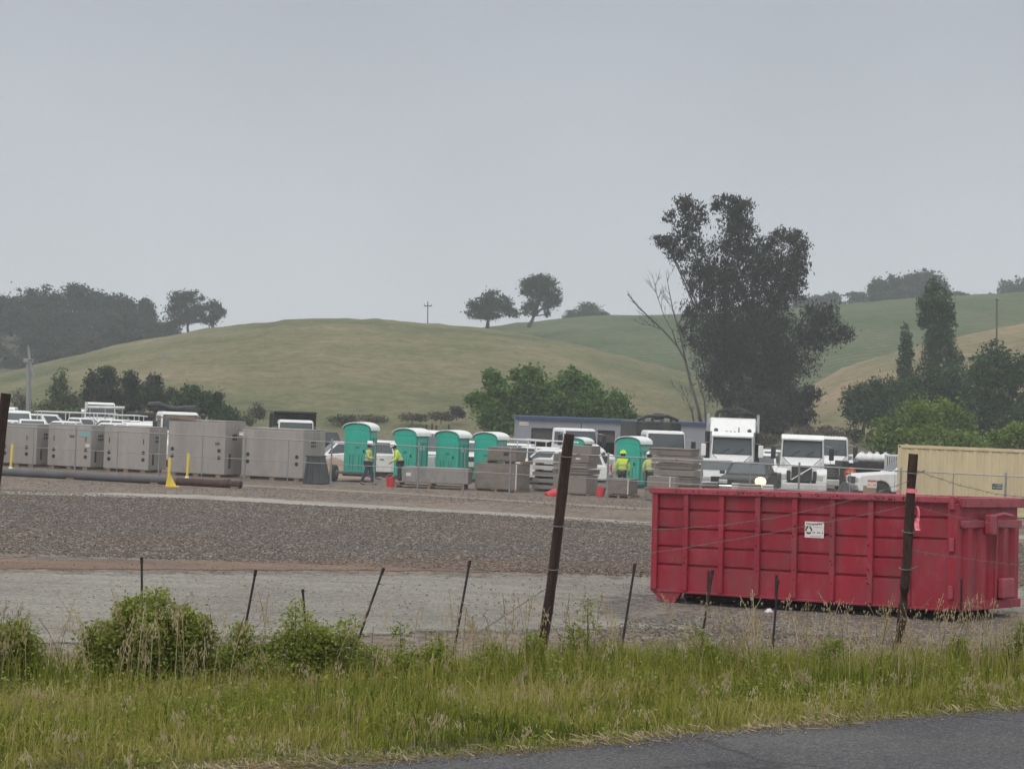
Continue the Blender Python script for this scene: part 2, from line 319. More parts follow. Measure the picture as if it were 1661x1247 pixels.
def hillmat(name, cols, rows=False, s1=.02, s2=.3):
    m = bpy.data.materials.new(name); m.use_nodes = True; n = m.node_tree; l = n.links.new; P = n.nodes['Principled BSDF']
    P.inputs['Roughness'].default_value = 1; P.inputs['Specular IOR Level'].default_value = .05
    t = n.nodes.new('ShaderNodeTexCoord'); mp = n.nodes.new('ShaderNodeMapping'); mp.inputs['Scale'].default_value = (1, 1, 4); l(t.outputs['Object'], mp.inputs[0])
    a = n.nodes.new('ShaderNodeTexNoise'); a.inputs['Scale'].default_value = s1; a.inputs['Detail'].default_value = 8; a.inputs['Roughness'].default_value = .62; l(mp.outputs[0], a.inputs['Vector'])
    r = n.nodes.new('ShaderNodeValToRGB'); e = r.color_ramp.elements; e[0].position = .36; e[1].position = .64
    e[0].color = (*cols[0], 1); e[1].color = (*cols[-1], 1)
    for i, c in enumerate(cols[1:-1]): q = e.new(.36 + .28 * (i + 1) / (len(cols) - 1)); q.color = (*c, 1)
    l(a.outputs[0], r.inputs[0])
    b = n.nodes.new('ShaderNodeTexNoise'); b.inputs['Scale'].default_value = s2; b.inputs['Detail'].default_value = 8; b.inputs['Roughness'].default_value = .86; l(mp.outputs[0], b.inputs['Vector'])
    r2 = n.nodes.new('ShaderNodeMapRange'); r2.inputs[1].default_value = .3; r2.inputs[2].default_value = .7; r2.inputs[3].default_value = .5; r2.inputs[4].default_value = 1.5; l(b.outputs[0], r2.inputs[0])
    mu = n.nodes.new('ShaderNodeMixRGB'); mu.blend_type = 'MULTIPLY'; mu.inputs[0].default_value = 1; l(r.outputs[0], mu.inputs[1]); l(r2.outputs[0], mu.inputs[2]); last = mu.outputs[0]
    if rows:
        wv = n.nodes.new('ShaderNodeTexWave'); wv.inputs['Scale'].default_value = .12; wv.inputs['Distortion'].default_value = 1.2; wv.inputs['Detail'].default_value = 3
        mp2 = n.nodes.new('ShaderNodeMapping'); mp2.inputs['Rotation'].default_value = (0, 0, R(62)); l(t.outputs['Object'], mp2.inputs[0]); l(mp2.outputs[0], wv.inputs['Vector'])
        r4 = n.nodes.new('ShaderNodeMapRange'); r4.inputs[3].default_value = .82; r4.inputs[4].default_value = 1.18; l(wv.outputs['Fac'], r4.inputs[0])
        mu2 = n.nodes.new('ShaderNodeMixRGB'); mu2.blend_type = 'MULTIPLY'; mu2.inputs[0].default_value = 1; l(last, mu2.inputs[1]); l(r4.outputs[0], mu2.inputs[2]); last = mu2.outputs[0]
    l(last, P.inputs['Base Color']); MATS[name] = m
hillmat('hill_grass', [(.092, .102, .052), (.13, .132, .07), (.165, .152, .088), (.215, .178, .115)], s1=.035, s2=.5)
hillmat('hill_gold', [(.13, .13, .068), (.185, .16, .09), (.25, .185, .115)], s1=.03)
hillmat('hill_vine', [(.065, .088, .042), (.088, .108, .056), (.108, .12, .067)], rows=True, s1=.05, s2=.5)
hillmat('hill_wood', [(.05, .06, .03), (.08, .085, .05), (.11, .1, .06)], s1=.03)
groundmat('g_field', (.15, .12, .085), (.12, .12, .07), (.2, .17, .13), .06, 3, .1, 2, .3)
# ---------------------------------------------------------------- ground sheets
def tzv(X, Y): return np.array([[tz(a, b) for a, b in zip(r1, r2)] for r1, r2 in zip(X, Y)])
def axis(*segs):
    o = []
    for a, b, st in segs: o += list(np.arange(a, b, st))
    return np.array(o + [segs[-1][1]], dtype=float)
xs = axis((-1400, -200, 200), (-200, -60, 20), (-60, -14, 3), (-14, 14, .7), (14, 60, 3), (60, 200, 20), (200, 1400, 200))
ys = axis((-100, 4, 8), (4, 40, .7), (40, 110, 2), (110, 260, 10), (260, 2400, 200))
X, Y = np.meshgrid(xs, ys); Z = tzv(X, Y)
tag(gridmesh('ground', X, Y, Z, 'g_yard'), kind='structure')
# road: asphalt on the near side of the verge
d = Vector((1, .73)).normalized(); nn_ = Vector((d.y, -d.x))
us = np.arange(-40, 60, .12); vs_ = np.array([0, .3, 1, 2, 4, 8.]); bx, by = -1.45, 10.0
wob = np.array([.05 * math.sin(u * 1.3) + .04 * math.sin(u * 3.1 + 1) + .035 * math.sin(u * 7.7) + random.uniform(-.025, .025) for u in us])
U, V_ = np.meshgrid(us, vs_); off = V_.copy(); off[0] += wob
X = bx + U * d.x + off * nn_.x; Y = by + U * d.y + off * nn_.y
Zr = 2.262 - .0 * X; tag(gridmesh('road', X, Y, Zr, 'g_asphalt'), kind='structure')
# verge soil
us = np.arange(-20, 20, .5); vs_ = np.arange(0, 1.01, .04)
U, V_ = np.meshgrid(us, vs_); Y = (np.array([edge(u) - .6 for u in us])[None, :]) * (1 - V_) + (np.array([crest(u) + 8 for u in us])[None, :]) * V_
Y = np.where(Y < 2, 2, Y)
tag(gridmesh('verge', U, Y, tzv(U, Y) + .006, 'g_soil'), kind='structure')
def strip(name, up, lo_, m, dz, wobble=.15, sub=90, rows=12, ends=0, fd=1.2):
    """ground sheet between two px polylines (upper / lower edge)"""
    def interp(pl, x): return np.interp(x, [p[0] for p in pl], [p[1] for p in pl])
    pxs = np.linspace(up[0][0], up[-1][0], sub); A = []
    for i, px in enumerate(pxs):
        a = G(px, interp(up, px)); b = G(px, interp(lo_, px))
        a.y += random.uniform(-1, 1) * wobble; b.y += random.uniform(-1, 1) * wobble * .6; A.append((a, b))
    V_ = np.linspace(0, 1, rows)[:, None]
    X = np.array([a.x for a, b in A])[None] * (1 - V_) + np.array([b.x for a, b in A])[None] * V_
    Y = np.array([a.y for a, b in A])[None] * (1 - V_) + np.array([b.y for a, b in A])[None] * V_
    o = gridmesh(name, X, Y, tzv(X, Y) + dz, m); wd = np.abs(Y[-1] - Y[0])[None]; fade = np.minimum(fd, wd * .35); e_ = np.clip(np.minimum(V_, 1 - V_) * wd / fade, 0, 1)
    if ends: xx = np.linspace(0, 1, sub)[None]; e_ = e_ * np.clip(xx * ends, 0, 1)
    at = o.data.attributes.new('edge', 'FLOAT', 'POINT'); at.data.foreach_set('value', e_.astype(np.float32).ravel()); return tag(o, kind='structure')
strip('gravel_bed', [(-700, 812), (0, 806), (330, 813), (500, 824), (760, 838), (1055, 858), (2300, 905)], [(-700, 900), (0, 906), (1060, 911), (2300, 925)], 'g_gravel', .004, .5, 140, 24)
strip('dirt_strip', [(-700, 898), (0, 905), (700, 907), (1060, 909), (2300, 940)], [(-700, 918), (0, 926), (1060, 931), (2300, 965)], 'g_dirt', .010, .3, 160)
strip('pale_road', [(-700, 916), (0, 923), (700, 927), (1060, 929), (2300, 968)], [(-700, 1045), (0, 1060), (800, 1035), (1060, 1030), (2300, 1075)], 'g_pale', .016, .3, 160, 40, fd=2.5)
strip('narrow_track', [(-700, 775), (0, 795), (330, 802), (500, 812), (760, 827), (1055, 846), (2300, 890)], [(-700, 783), (0, 803), (330, 811), (500, 821), (760, 835), (1055, 853), (2300, 902)], 'g_track', .012, .18, 170)
strip('tan_track', [(380, 785), (660, 799), (900, 814), (1060, 824), (2300, 870)], [(380, 789), (660, 804), (900, 819), (1060, 829), (2300, 878)], 'g_tan', .012, .12, 120)
strip('gravel_patch', [(850, 952), (1000, 941), (1250, 960), (1661, 985), (2300, 1000)], [(850, 956), (1000, 1030), (1250, 1040), (1661, 1075), (2300, 1100)], 'g_gravel', .022, .25, 120, 30, 4, 4.)
# far field at the hill foot
X, Y = np.meshgrid(np.linspace(-260, 260, 60), np.linspace(185, 300, 30)); tag(gridmesh('field', X, Y, tzv(X, Y) + .03, 'g_field'), kind='structure')
# loose stones
def stones(name, n, region, smin, smax, cols, label, zoff=.004):
    V = []; O = np.array([(1, 0, 0), (-1, 0, 0), (0, 1, 0), (0, -1, 0), (0, 0, 1), (0, 0, -1)], float)
    T = np.array([(0, 2, 4), (2, 1, 4), (1, 3, 4), (3, 0, 4), (2, 0, 5), (1, 2, 5), (3, 1, 5), (0, 3, 5)])
    P = np.array([region() for _ in range(n)]); s = rng.uniform(smin, smax, (n, 1, 1)) * (1 + .6 * rng.random((n, 1, 1)) ** 4)
    V = O[None] * rng.uniform(.55, 1.15, (n, 6, 3)) * s * np.array([1, 1, .62]); a = rng.uniform(0, 6.28, n)
    ca, sa = np.cos(a)[:, None], np.sin(a)[:, None]
    V = np.stack([V[..., 0] * ca - V[..., 1] * sa, V[..., 0] * sa + V[..., 1] * ca, V[..., 2]], -1) + P[:, None, :]
    Fc = (T[None] + 6 * np.arange(n)[:, None, None]).reshape(-1, 3)
    o = npmesh(name, V.reshape(-1, 3), Fc, cols, tint=np.repeat(np.clip(rng.normal(.5, .24, n), 0, 1), 8))
    return tag(o, label, 'gravel', kind='stuff')
tintmat('stone_mix', [(.07, .054, .042), (.13, .098, .074), (.175, .135, .105), (.14, .13, .125), (.22, .18, .15), (.34, .3, .26)], .95)
def reg_bed():
    while True:
        px = random.uniform(-60, 1720); py = random.uniform(810, 908)
        p = G(px, py, 30, 110)
        lim = np.interp(px, [0, 330, 500, 760, 1055, 1720], [808, 815, 827, 842, 862, 885])
        if py > lim: return (p.x, p.y, p.z + .015)
def reg_bed2():
    p = Vector((random.uniform(-16, 16), random.uniform(49.5, 71), .46)); return tuple(p)
def inbed(x, y):
    return 49.3 < y < 73 - .28 * (x + 16) * 1.0
def reg_bed3():
    while True:
        y = random.uniform(45.6, 78); x = random.uniform(-.3 * y, .3 * y)
        if y < 73.5 - .30 * (x + 17): return (x, y, .465)
stones('gravel_stones', 62000, reg_bed3, .018, .042, 'stone_mix', 'brown and grey crushed stones covering the wide bed behind the dirt strip')
def reg_patch():
    while True:
        y = random.uniform(27, 44); x = random.uniform(1.5, 14)
        if y < 38.5 + .0 * x - (0 if x > 3 else (3 - x) * 3) and not (4 < x < 12 and y > 45.5 - .78 * x + .2): return (x, y, tz(x, y) + .025)
stones('patch_stones', 14000, reg_patch, .013, .034, 'stone_mix', 'grey brown gravel stones spread in front of the red dumpster')
def reg_lot():
    y = random.uniform(74, 90); return (random.uniform(-20, 18), y, .49)
stones('yard_stones', 7000, reg_lot, .012, .028, 'stone_mix', 'small brown stones and dirt clods near the yard fence')
def reg_pale():
    y = random.uniform(27, 46); return (random.uniform(-.3 * y, .28 * y), y, .468)
stones('road_pebbles', 3500, reg_pale, .008, .025, 'stone_mix', 'loose pebbles on the pale gravel road')
# ---------------------------------------------------------------- hills
def hill(name, sil, Dr, Db, m, zb=.3, lin=False, back=120, px0=-900, px1=2600, nc=140, nr=26, dy=None, rough=.4):
    pxs = np.linspace(px0, px1, nc); X = np.zeros((nr + 6, nc)); Y = X.copy(); Z = X.copy()
    for j, px in enumerate(pxs):
        py = np.interp(px, [p[0] for p in sil], [p[1] for p in sil]); D = Dr(px) if callable(Dr) else Dr
        # smooth the silhouette
        py = np.mean([np.interp(px + q, [p[0] for p in sil], [p[1] for p in sil]) for q in (-40, -20, 0, 20, 40)])
        p = PY(px, py, D); db = Db(px) if callable(Db) else Db
        xb = XA(px, db, 1.)
        for i in range(nr):
            t = i / (nr - 1); X[i, j] = xb + (p.x - xb) * t; Y[i, j] = db + (D - db) * t
            Z[i, j] = zb - .5 + (p.z - zb + .5) * (t if lin else math.sin(t * math.pi / 2) ** 1.05)
        for k in range(6):
            t = (k + 1) / 6; X[nr + k, j] = p.x * (1 + .1 * t); Y[nr + k, j] = D + back * t; Z[nr + k, j] = p.z - (p.z + 3) * (1 - math.cos(t * math.pi / 2)) 
    n_ = rng.normal(0, 1, X.shape) * rough; n_[0] = 0
    return tag(gridmesh(name, X, Y, Z + n_ * .3, m), kind='structure')
S_MAIN = [(-900, 720), (-300, 665), (-100, 628), (0, 607), (100, 582), (200, 560), (300, 541), (400, 528), (480, 521), (560, 519), (620, 521), (700, 528), (800, 537), (900, 553), (1000, 577), (1100, 602), (1180, 632), (1260, 668), (1330, 700), (1500, 760), (2600, 780)]
S_GOLD = [(-900, 790), (1000, 790), (1200, 720), (1290, 640), (1340, 610), (1400, 588), (1500, 562), (1600, 541), (1661, 528), (1800, 505), (2100, 480), (2600, 520)]
S_VINE = [(-900, 640), (300, 600), (600, 556), (720, 541), (800, 533), (850, 528), (900, 521), (950, 517), (1050, 515), (1150, 514), (1250, 508), (1350, 500), (1450, 492), (1550, 486), (1661, 480), (1900, 470), (2600, 500)]
S_WOOD = [(-900, 520), (-100, 520), (0, 530), (100, 535), (200, 540), (300, 548), (380, 556), (500, 580), (700, 640), (900, 700), (2600, 760)]
S_FAR = [(-900, 640), (1000, 600), (1250, 515), (1350, 500), (1500, 497), (1600, 488), (1661, 470), (1800, 430), (2100, 420), (2600, 450)]
hill('hill', S_MAIN, 330, 205, 'hill_grass')
hill('golden_hill', S_GOLD, 380, 215, 'hill_gold')
hill('vineyard_hill', S_VINE, 520, 300, 'hill_vine', zb=-2)
hill('wooded_hill', S_WOOD, 500, 340, 'hill_wood', zb=-2, lin=True)
hill('far_hill', S_FAR, 700, 600, 'hill_wood', zb=5)
# ---------------------------------------------------------------- trees
LEAFCOL = {
    'euc': [(0.0123, 0.0192, 0.0108), (0.0225, 0.0298, 0.0162), (0.0348, 0.0384, 0.0216), (0.0512, 0.048, 0.0271)],
    'oak': [(0.021, 0.034, 0.0144), (0.0375, 0.0544, 0.0216), (0.057, 0.0765, 0.03)],
    'green': [(0.0338, 0.072, 0.0154), (0.0675, 0.136, 0.0242), (0.108, 0.192, 0.0374), (0.1485, 0.24, 0.055)],
    'bright': [(0.0455, 0.084, 0.015), (0.091, 0.154, 0.025), (0.156, 0.224, 0.035), (0.221, 0.28, 0.05)],
    'dark': [(0.0208, 0.0456, 0.0156), (0.0384, 0.076, 0.0221), (0.0608, 0.1064, 0.0312)],
    'willow': [(0.06, 0.0845, 0.033), (0.102, 0.13, 0.0528), (0.144, 0.169, 0.0715)],
    'wood': [(0.024, 0.0324, 0.0198), (0.042, 0.0513, 0.0308), (0.066, 0.0702, 0.044)],
    'dry': [(.06, .05, .035), (.1, .085, .06), (.15, .13, .09)],
}
for k, c in LEAFCOL.items(): tintmat('leaf_' + k, c, .75, .18)
def leafcloud(clumps, n, size, hang=False):
    """clumps: (centre, radii). leaf-sized quads, denser to the outside of each clump"""
    wts = np.array([c[1][0] * c[1][1] for c in clumps]); wts = wts / wts.sum()
    idx = rng.choice(len(clumps), n, p=wts); Cc = np.array([tuple(c[0]) for c in clumps]); Rr = np.array([tuple(c[1]) for c in clumps])
    d = rng.normal(0, 1, (n, 3)); d /= np.linalg.norm(d, axis=1)[:, None]
    # sub-clusters so the outline is uneven
    rad = rng.random(n) ** .45
    P = d * rad[:, None]
    k = 14; sub = rng.normal(0, 1, (len(clumps), k, 3)); sub /= np.linalg.norm(sub, axis=2)[..., None]; sub *= rng.uniform(.35, .95, (len(clumps), k, 1))
    pick = rng.integers(0, k, n); sd = sub[idx, pick]; loc = sd + d * np.abs(rng.normal(0, .31, n))[:, None]
    use = rng.random(n) < .72; P = np.where(use[:, None], loc, P)
    P = Cc[idx] + P * Rr[idx]
    u = rng.normal(0, 1, (n, 3)); u[:, 2] *= 2.2 if hang else 1; u /= np.linalg.norm(u, axis=1)[:, None]; v = np.cross(u, rng.normal(0, 1, (n, 3))); v /= np.linalg.norm(v, axis=1)[:, None]
    s = (size * rng.uniform(.5, 1.3, n))[:, None]; u = u * s * (1.35 if hang else 1); v = v * s * (.42 if hang else .62)
    V = np.stack([P - u * .5, P + v * .5, P + u * .5 + v * .1, P - v * .5], 1)
    tint = np.clip(rng.random(len(clumps))[idx] * .35 + rng.random((len(clumps), k))[idx, pick] * .35 + rng.random(n) * .35, 0, 1)
    return V.reshape(-1, 3), np.arange(4 * n).reshape(n, 4), tint
def limb(mb, a, b, r0, r1, j=.08, n=6, seg=4):
    a = Vector(a); b = Vector(b); ln = (b - a).length; pts = []; rs = []
    for i in range(seg + 1):
        t = i / seg; p = a.lerp(b, t)
        if 0 < i < seg: p += Vector((random.uniform(-1, 1), random.uniform(-1, 1), random.uniform(-.5, .5))) * ln * j
        pts.append(p); rs.append(r0 + (r1 - r0) * t)
    mb.tube(pts, rs, n); return pts
def tree_px(name, label, cat, D, clumps, base, leaf='oak', n=3000, size=.4, group=None, bark='bark', r=.25, depth=.8, stems=1, parts=('crown', 'trunk'), zbase=None):
    """clumps in photo pixels (cx,cy,rx,ry) set at distance D; the crown gets real depth"""
    s = F / D
    bp = PY(base[0], base[1], D); 
    if zbase is not None: bp.z = zbase
    root = thing(name, label, cat, bp, 0, group); cl = []
    for c in clumps:
        p = PY(c[0], c[1], D); rx, ry = c[2] * 1.12 / s, c[3] * 1.12 / s
        dy = random.uniform(-.5, .5) * max(c[2] for c in clumps) / s * depth * 1.2
        q = p + Vector((0, dy, 0)) - bp; cl.append((q, (rx, max(rx, ry) * depth, ry)))
    V, Fc, T = leafcloud(cl, int(n * 1.6), size * .92, leaf == 'euc'); npmesh(parts[0], V, Fc, 'leaf_' + leaf, root, T)
    mb = MB(); 
    ctr = sum((c[0] for c in cl), Vector()) / len(cl)
    for k in range(stems):
        off = Vector((random.uniform(-1, 1) * r * 2.2 * (stems > 1), random.uniform(-1, 1) * r * (stems > 1), -.3))
        mid = Vector((ctr.x * random.uniform(.15, .6), ctr.y * .4, max(.5, min(c[0].z - c[1][2] * .5 for c in cl))))
        limb(mb, off, mid + off * .8, r / stems ** .4, r * .65 / stems ** .4, .05, 7)
        for c in random.sample(cl, min(len(cl), max(3, 9 // stems))): limb(mb, mid + off * .8, c[0], r * .5 / stems ** .4, r * .1, .07, 5)
    mb.build(parts[1], bark, root, sm=True); return root
tree_px('eucalyptus_tree', 'huge dark eucalyptus rising behind the tall white truck, highest tree in view', 'tree', 225,
    [(1107, 333, 20, 17), (1126, 350, 22, 24), (1086, 352, 14, 10), (1112, 378, 26, 26), (1080, 392, 20, 12), (1100, 408, 24, 18), (1130, 420, 32, 30), (1180, 332, 22, 18), (1205, 338, 20, 16),
     (1190, 362, 30, 28), (1212, 372, 24, 24), (1190, 400, 34, 30), (1160, 330, 10, 14), (1245, 395, 20, 14), (1275, 385, 24, 16), (1292, 400, 20, 26), (1250, 425, 40, 32), (1296, 432, 20, 24), (1285, 470, 26, 24),
     (1145, 460, 30, 34), (1190, 450, 34, 36), (1240, 470, 42, 40), (1125, 505, 22, 26), (1160, 520, 34, 40), (1210, 520, 44, 48), (1255, 520, 38, 42), (1120, 545, 20, 22), (1155, 575, 34, 40), (1205, 590, 46, 48),
     (1255, 590, 44, 44), (1310, 520, 28, 22), (1338, 512, 28, 18), (1358, 540, 24, 18), (1318, 550, 38, 24), (1295, 588, 34, 26), (1180, 635, 30, 34), (1225, 640, 38, 36), (1150, 620, 18, 26), (1265, 625, 34, 28), (1165, 480, 26, 60), (1215, 440, 24, 60), (1225, 560, 60, 60), (1270, 450, 30, 50), (1185, 560, 40, 60)],
    (1180, 700), 'euc', 42000, .38, None, 'bark', .55, .7, 5)
tree_px('broadleaf_tree', 'low dark bushy tree at the right foot of the huge eucalyptus', 'tree', 215, [(1225, 665, 30, 26), (1258, 668, 36, 28), (1295, 655, 30, 24), (1310, 640, 18, 16), (1300, 678, 26, 18), (1240, 690, 40, 18)], (1262, 708), 'euc', 6000, .42, None, 'bark', .3)
# dead tree left of the eucalyptus
bp = PY(1140, 698, 218); t_ = thing('dead_tree', 'bare grey tree with leafless spreading branches left of the huge eucalyptus', 'tree', bp); mb = MB()
def dl(pts, r0, r1):
    P = [PY(x, y, 218 + random.uniform(-1, 1)) - bp for x, y in pts]
    mb.tube(P, [.7 * (r0 + (r1 - r0) * i / (len(P) - 1)) for i in range(len(P))], 6)
    return P
def twigs(P, n, ln):
    for i in range(n):
        k = random.randrange(len(P) - 1); a = P[k].lerp(P[k + 1], random.random()); dr = (P[k + 1] - P[k]).normalized()
        b = a + (dr + Vector((random.uniform(-.8, .8), random.uniform(-.8, .8), random.uniform(-.1, .8)))) * ln * random.uniform(.4, 1)
        pp = limb(mb, a, b, .032, .012, .08, 4, 3)
        for q in range(2): limb(mb, pp[2], pp[2] + (b - a) * .4 + Vector((random.uniform(-.5, .5), 0, random.uniform(0, .5))), .025, .01, .05, 3, 2)
for pts, r0, r1 in (([(1140, 700), (1132, 660), (1120, 620), (1112, 585), (1098, 560), (1075, 535), (1050, 512), (1032, 494), (1018, 477)], .28, .05), ([(1112, 585), (1104, 545), (1092, 505), (1085, 470), (1080, 440)], .16, .03),
                    ([(1098, 560), (1090, 535), (1078, 515), (1066, 480), (1062, 462)], .1, .03), ([(1075, 535), (1056, 528), (1040, 526)], .06, .02), ([(1146, 700), (1143, 650), (1130, 610), (1126, 575)], .22, .06), ([(1128, 700), (1122, 665), (1110, 640)], .16, .05)):
    twigs(dl(pts, r0, r1), 10, 1.5)
mb.build('trunk', 'bark_pale', t_, sm=True)
tree_px('poplar_tree', 'tall narrow green poplar rising above the dark trees at right', 'tree', 235, [(1516, 470, 14, 16), (1508, 492, 20, 18), (1530, 490, 16, 20), (1518, 515, 26, 22), (1500, 520, 12, 12), (1540, 520, 14, 22), (1520, 545, 24, 24), (1515, 580, 22, 30), (1540, 560, 14, 22), (1548, 585, 16, 22), (1525, 615, 28, 30)], (1520, 690), 'dark', 6500, .4, None, 'bark', .3)
tree_px('poplar_tree', 'small slim poplar just left of the tall poplar', 'tree', 232, [(1469, 545, 9, 18), (1470, 570, 12, 20), (1468, 595, 12, 20), (1475, 622, 16, 22)], (1472, 690), 'dark', 2200, .38, None, 'bark', .16)
for lb, D, cl, bs, kind, n, sz in (
    ('rounded dark tree left of the small slim poplar', 222, [(1385, 645, 24, 22), (1412, 640, 26, 24), (1440, 635, 26, 22), (1420, 665, 40, 24), (1385, 668, 22, 16)], (1400, 700), 'dark', 6000, .38),
    ('dark broad tree below the two poplars', 212, [(1470, 640, 30, 26), (1500, 625, 30, 26), (1545, 618, 30, 26), (1520, 655, 44, 34), (1475, 665, 34, 30), (1560, 650, 34, 30)], (1515, 715), 'dark', 8000, .38),
    ('dark tree with the pole standing out behind its top, near the right edge', 205, [(1615, 575, 26, 24), (1600, 600, 34, 28), (1640, 600, 34, 30), (1590, 640, 38, 36), (1635, 650, 40, 40), (1680, 610, 34, 34), (1600, 690, 44, 34), (1670, 680, 40, 40)], (1625, 735), 'dark', 10000, .4),
    ('bright green bushy tree behind the left end of the tan container', 160, [(1440, 700, 26, 24), (1480, 680, 34, 30), (1520, 672, 32, 28), (1555, 690, 30, 30), (1500, 712, 50, 26), (1440, 722, 34, 18), (1560, 718, 36, 20)], (1500, 742), 'bright', 9000, .3),
    ('low yellow green bush behind the tan container at the right edge', 150, [(1625, 715, 24, 16), (1655, 708, 26, 20), (1690, 712, 30, 22)], (1655, 740), 'bright', 3500, .26)):
    tree_px('bushy_tree', lb, 'tree', D, cl, bs, kind, n, sz, None, 'bark', .22)
for lb, D, cl, bs, n in (
    ('left green tree of the leafy group behind the blue roofed building', 178, [(775, 650, 20, 16), (797, 612, 16, 16), (805, 635, 24, 26), (790, 665, 28, 22), (830, 660, 26, 26), (815, 688, 36, 18)], (805, 712), 6500),
    ('middle green tree of the leafy group behind the blue roofed building', 176, [(845, 606, 18, 14), (866, 618, 24, 22), (850, 640, 28, 24), (880, 650, 30, 28), (860, 680, 40, 22)], (860, 712), 6500),
    ('tallest right hand green tree behind the blue roofed building', 177, [(925, 612, 20, 14), (945, 628, 28, 22), (910, 640, 24, 24), (935, 655, 36, 28), (965, 655, 26, 26), (935, 685, 48, 20)], (935, 712), 7500),
    ('smallest green tree at the right end of the leafy group', 179, [(1000, 652, 20, 16), (1008, 672, 24, 18), (985, 680, 28, 18)], (995, 712), 3500)):
    tree_px('leafy_tree', lb, 'tree', D, cl, bs, 'green', n, .34, 'green trees behind the blue roofed building', 'bark', .2)
for lb, D, cl, bs, kind, n in (
    ('pale green willowy tree beside the frost fan', 195, [(95, 620, 12, 20), (92, 645, 20, 22), (110, 662, 30, 20), (75, 668, 22, 18)], (95, 705), 'willow', 4200),
    ('dark tree with a knotty crown left of three behind the parked vehicles', 200, [(150, 622, 14, 16), (172, 612, 20, 16), (178, 636, 26, 22), (150, 650, 26, 24), (190, 660, 22, 22)], (168, 705), 'oak', 5200),
    ('dark round topped tree between two others behind the parked vehicles', 202, [(212, 615, 16, 14), (220, 635, 16, 18), (215, 655, 20, 22)], (216, 705), 'oak', 3000),
    ('thin dark tree with gaps in its crown behind the white crane truck', 198, [(250, 622, 14, 14), (245, 645, 16, 20), (262, 650, 14, 20), (280, 640, 10, 12)], (252, 705), 'oak', 2600),
    ('green spreading tree right of the thin dark tree', 192, [(310, 640, 18, 16), (300, 662, 26, 22), (330, 658, 24, 20), (350, 650, 14, 14), (360, 672, 24, 16)], (325, 705), 'dark', 5000),
    ('low green hedge like tree behind the left parked vans', 190, [(120, 680, 40, 16), (60, 688, 30, 12), (165, 684, 34, 14)], (120, 705), 'green', 3500)):
    tree_px('field_tree', lb, 'tree', D, cl, bs, kind, n, .32, None, 'bark', .16)
# bare twiggy shrubs
for i, (px, py, rx, ry, D, kind) in enumerate([(740, 668, 14, 9, 215, 'wood'), (715, 675, 22, 7, 212, 'dry'), (668, 676, 24, 7, 214, 'dry'), (600, 678, 30, 6, 216, 'dry'), (555, 680, 24, 8, 213, 'wood'), (415, 668, 14, 14, 206, 'dry'), (395, 680, 18, 10, 205, 'willow'), (1240, 712, 24, 10, 190, 'dry'), (1300, 700, 30, 10, 208, 'dry'), (1345, 700, 30, 9, 208, 'dry'), (1385, 705, 16, 14, 205, 'wood'), (35, 655, 16, 24, 203, 'dry')]):
    tree_px('shrub', ['dark low shrub on the slope above the green toilets', 'dry brown shrub at the hill foot right of the dark shrub', 'dry brown shrub behind the second toilet', 'flat dry shrub at the hill foot between first and second toilet', 'grey shrub behind the black truck bed', 'twiggy pale shrub right of the field trees', 'small pale green shrub under the twiggy shrub', 'reddish dry shrub right of the tall white truck', 'dry shrub under the eucalyptus foot', 'dry shrub on the bank between eucalyptus and rounded dark tree', 'upright grey shrub under the rounded dark tree', 'grey leafless thicket around the frost fan pole'][i], 'shrub', D, [(px, py, rx, ry), (px + rx * .5, py + 3, rx * .6, ry * .7)], (px, py + ry), kind, 900, .22, None, 'bark', .05)
# oaks on the crest
tree_px('oak_tree', 'low spreading oak on the hill crest, left of the two big ones', 'tree', 415, [(798, 484, 18, 13), (775, 495, 20, 12), (800, 500, 26, 16), (768, 510, 12, 8), (820, 496, 16, 12), (832, 508, 12, 6), (790, 512, 20, 6)], (790, 531), 'oak', 5500, .5, None, 'bark', .45)
tree_px('oak_tree', 'taller upright oak on the hill crest with a tall trunk', 'tree', 420, [(862, 458, 18, 11), (882, 456, 20, 12), (855, 472, 12, 9), (880, 474, 22, 14), (900, 480, 12, 14), (868, 490, 10, 10), (858, 502, 12, 11), (890, 492, 14, 12), (888, 508, 6, 8), (905, 490, 6, 10)], (858, 528), 'oak', 6000, .5, None, 'bark', .45)
tree_px('oak_tree', 'small rounded oak half behind the vineyard ridge', 'tree', 560, [(952, 498, 16, 8), (940, 508, 20, 7), (965, 508, 20, 7), (925, 514, 14, 4), (980, 512, 10, 6)], (952, 520), 'oak', 3500, .6, None, 'bark', .3)
# wood on the left skyline: each tree of its own
WG = 'trees of the hazy wood on the left skyline'; WL = 'hazy grey green tree standing in the wood on the left skyline'
def woodtree(cx, cy, rx, ry, D, label, grp, leaf='wood', n=1500, hgt=30, cat='tree', name='woodland_tree'):
    cl = [(cx + random.uniform(-.45, .45) * rx, cy + random.uniform(-.5, .35) * ry, rx * random.uniform(.4, .65), ry * random.uniform(.35, .6)) for _ in range(5)] + [(cx, cy, rx * .8, ry * .7), (cx, cy + ry * .8, rx * 1.1, ry * .75)]
    tree_px(name, label, cat, D, cl, (cx, cy + ry * .9 + hgt * .25), leaf, int(n * 1.4), .75 * D / 480, grp, 'bark', .4)
for cx, cy, rx, ry in [(-70, 495, 34, 26), (-30, 498, 32, 26), (10, 495, 34, 24), (48, 486, 30, 24), (84, 488, 28, 26), (120, 480, 30, 24), (150, 490, 26, 26), (180, 494, 28, 24), (206, 495, 20, 20), (240, 502, 18, 20)]:
    woodtree(cx, cy, rx, ry, 490 + random.uniform(-6, 6), WL, WG)
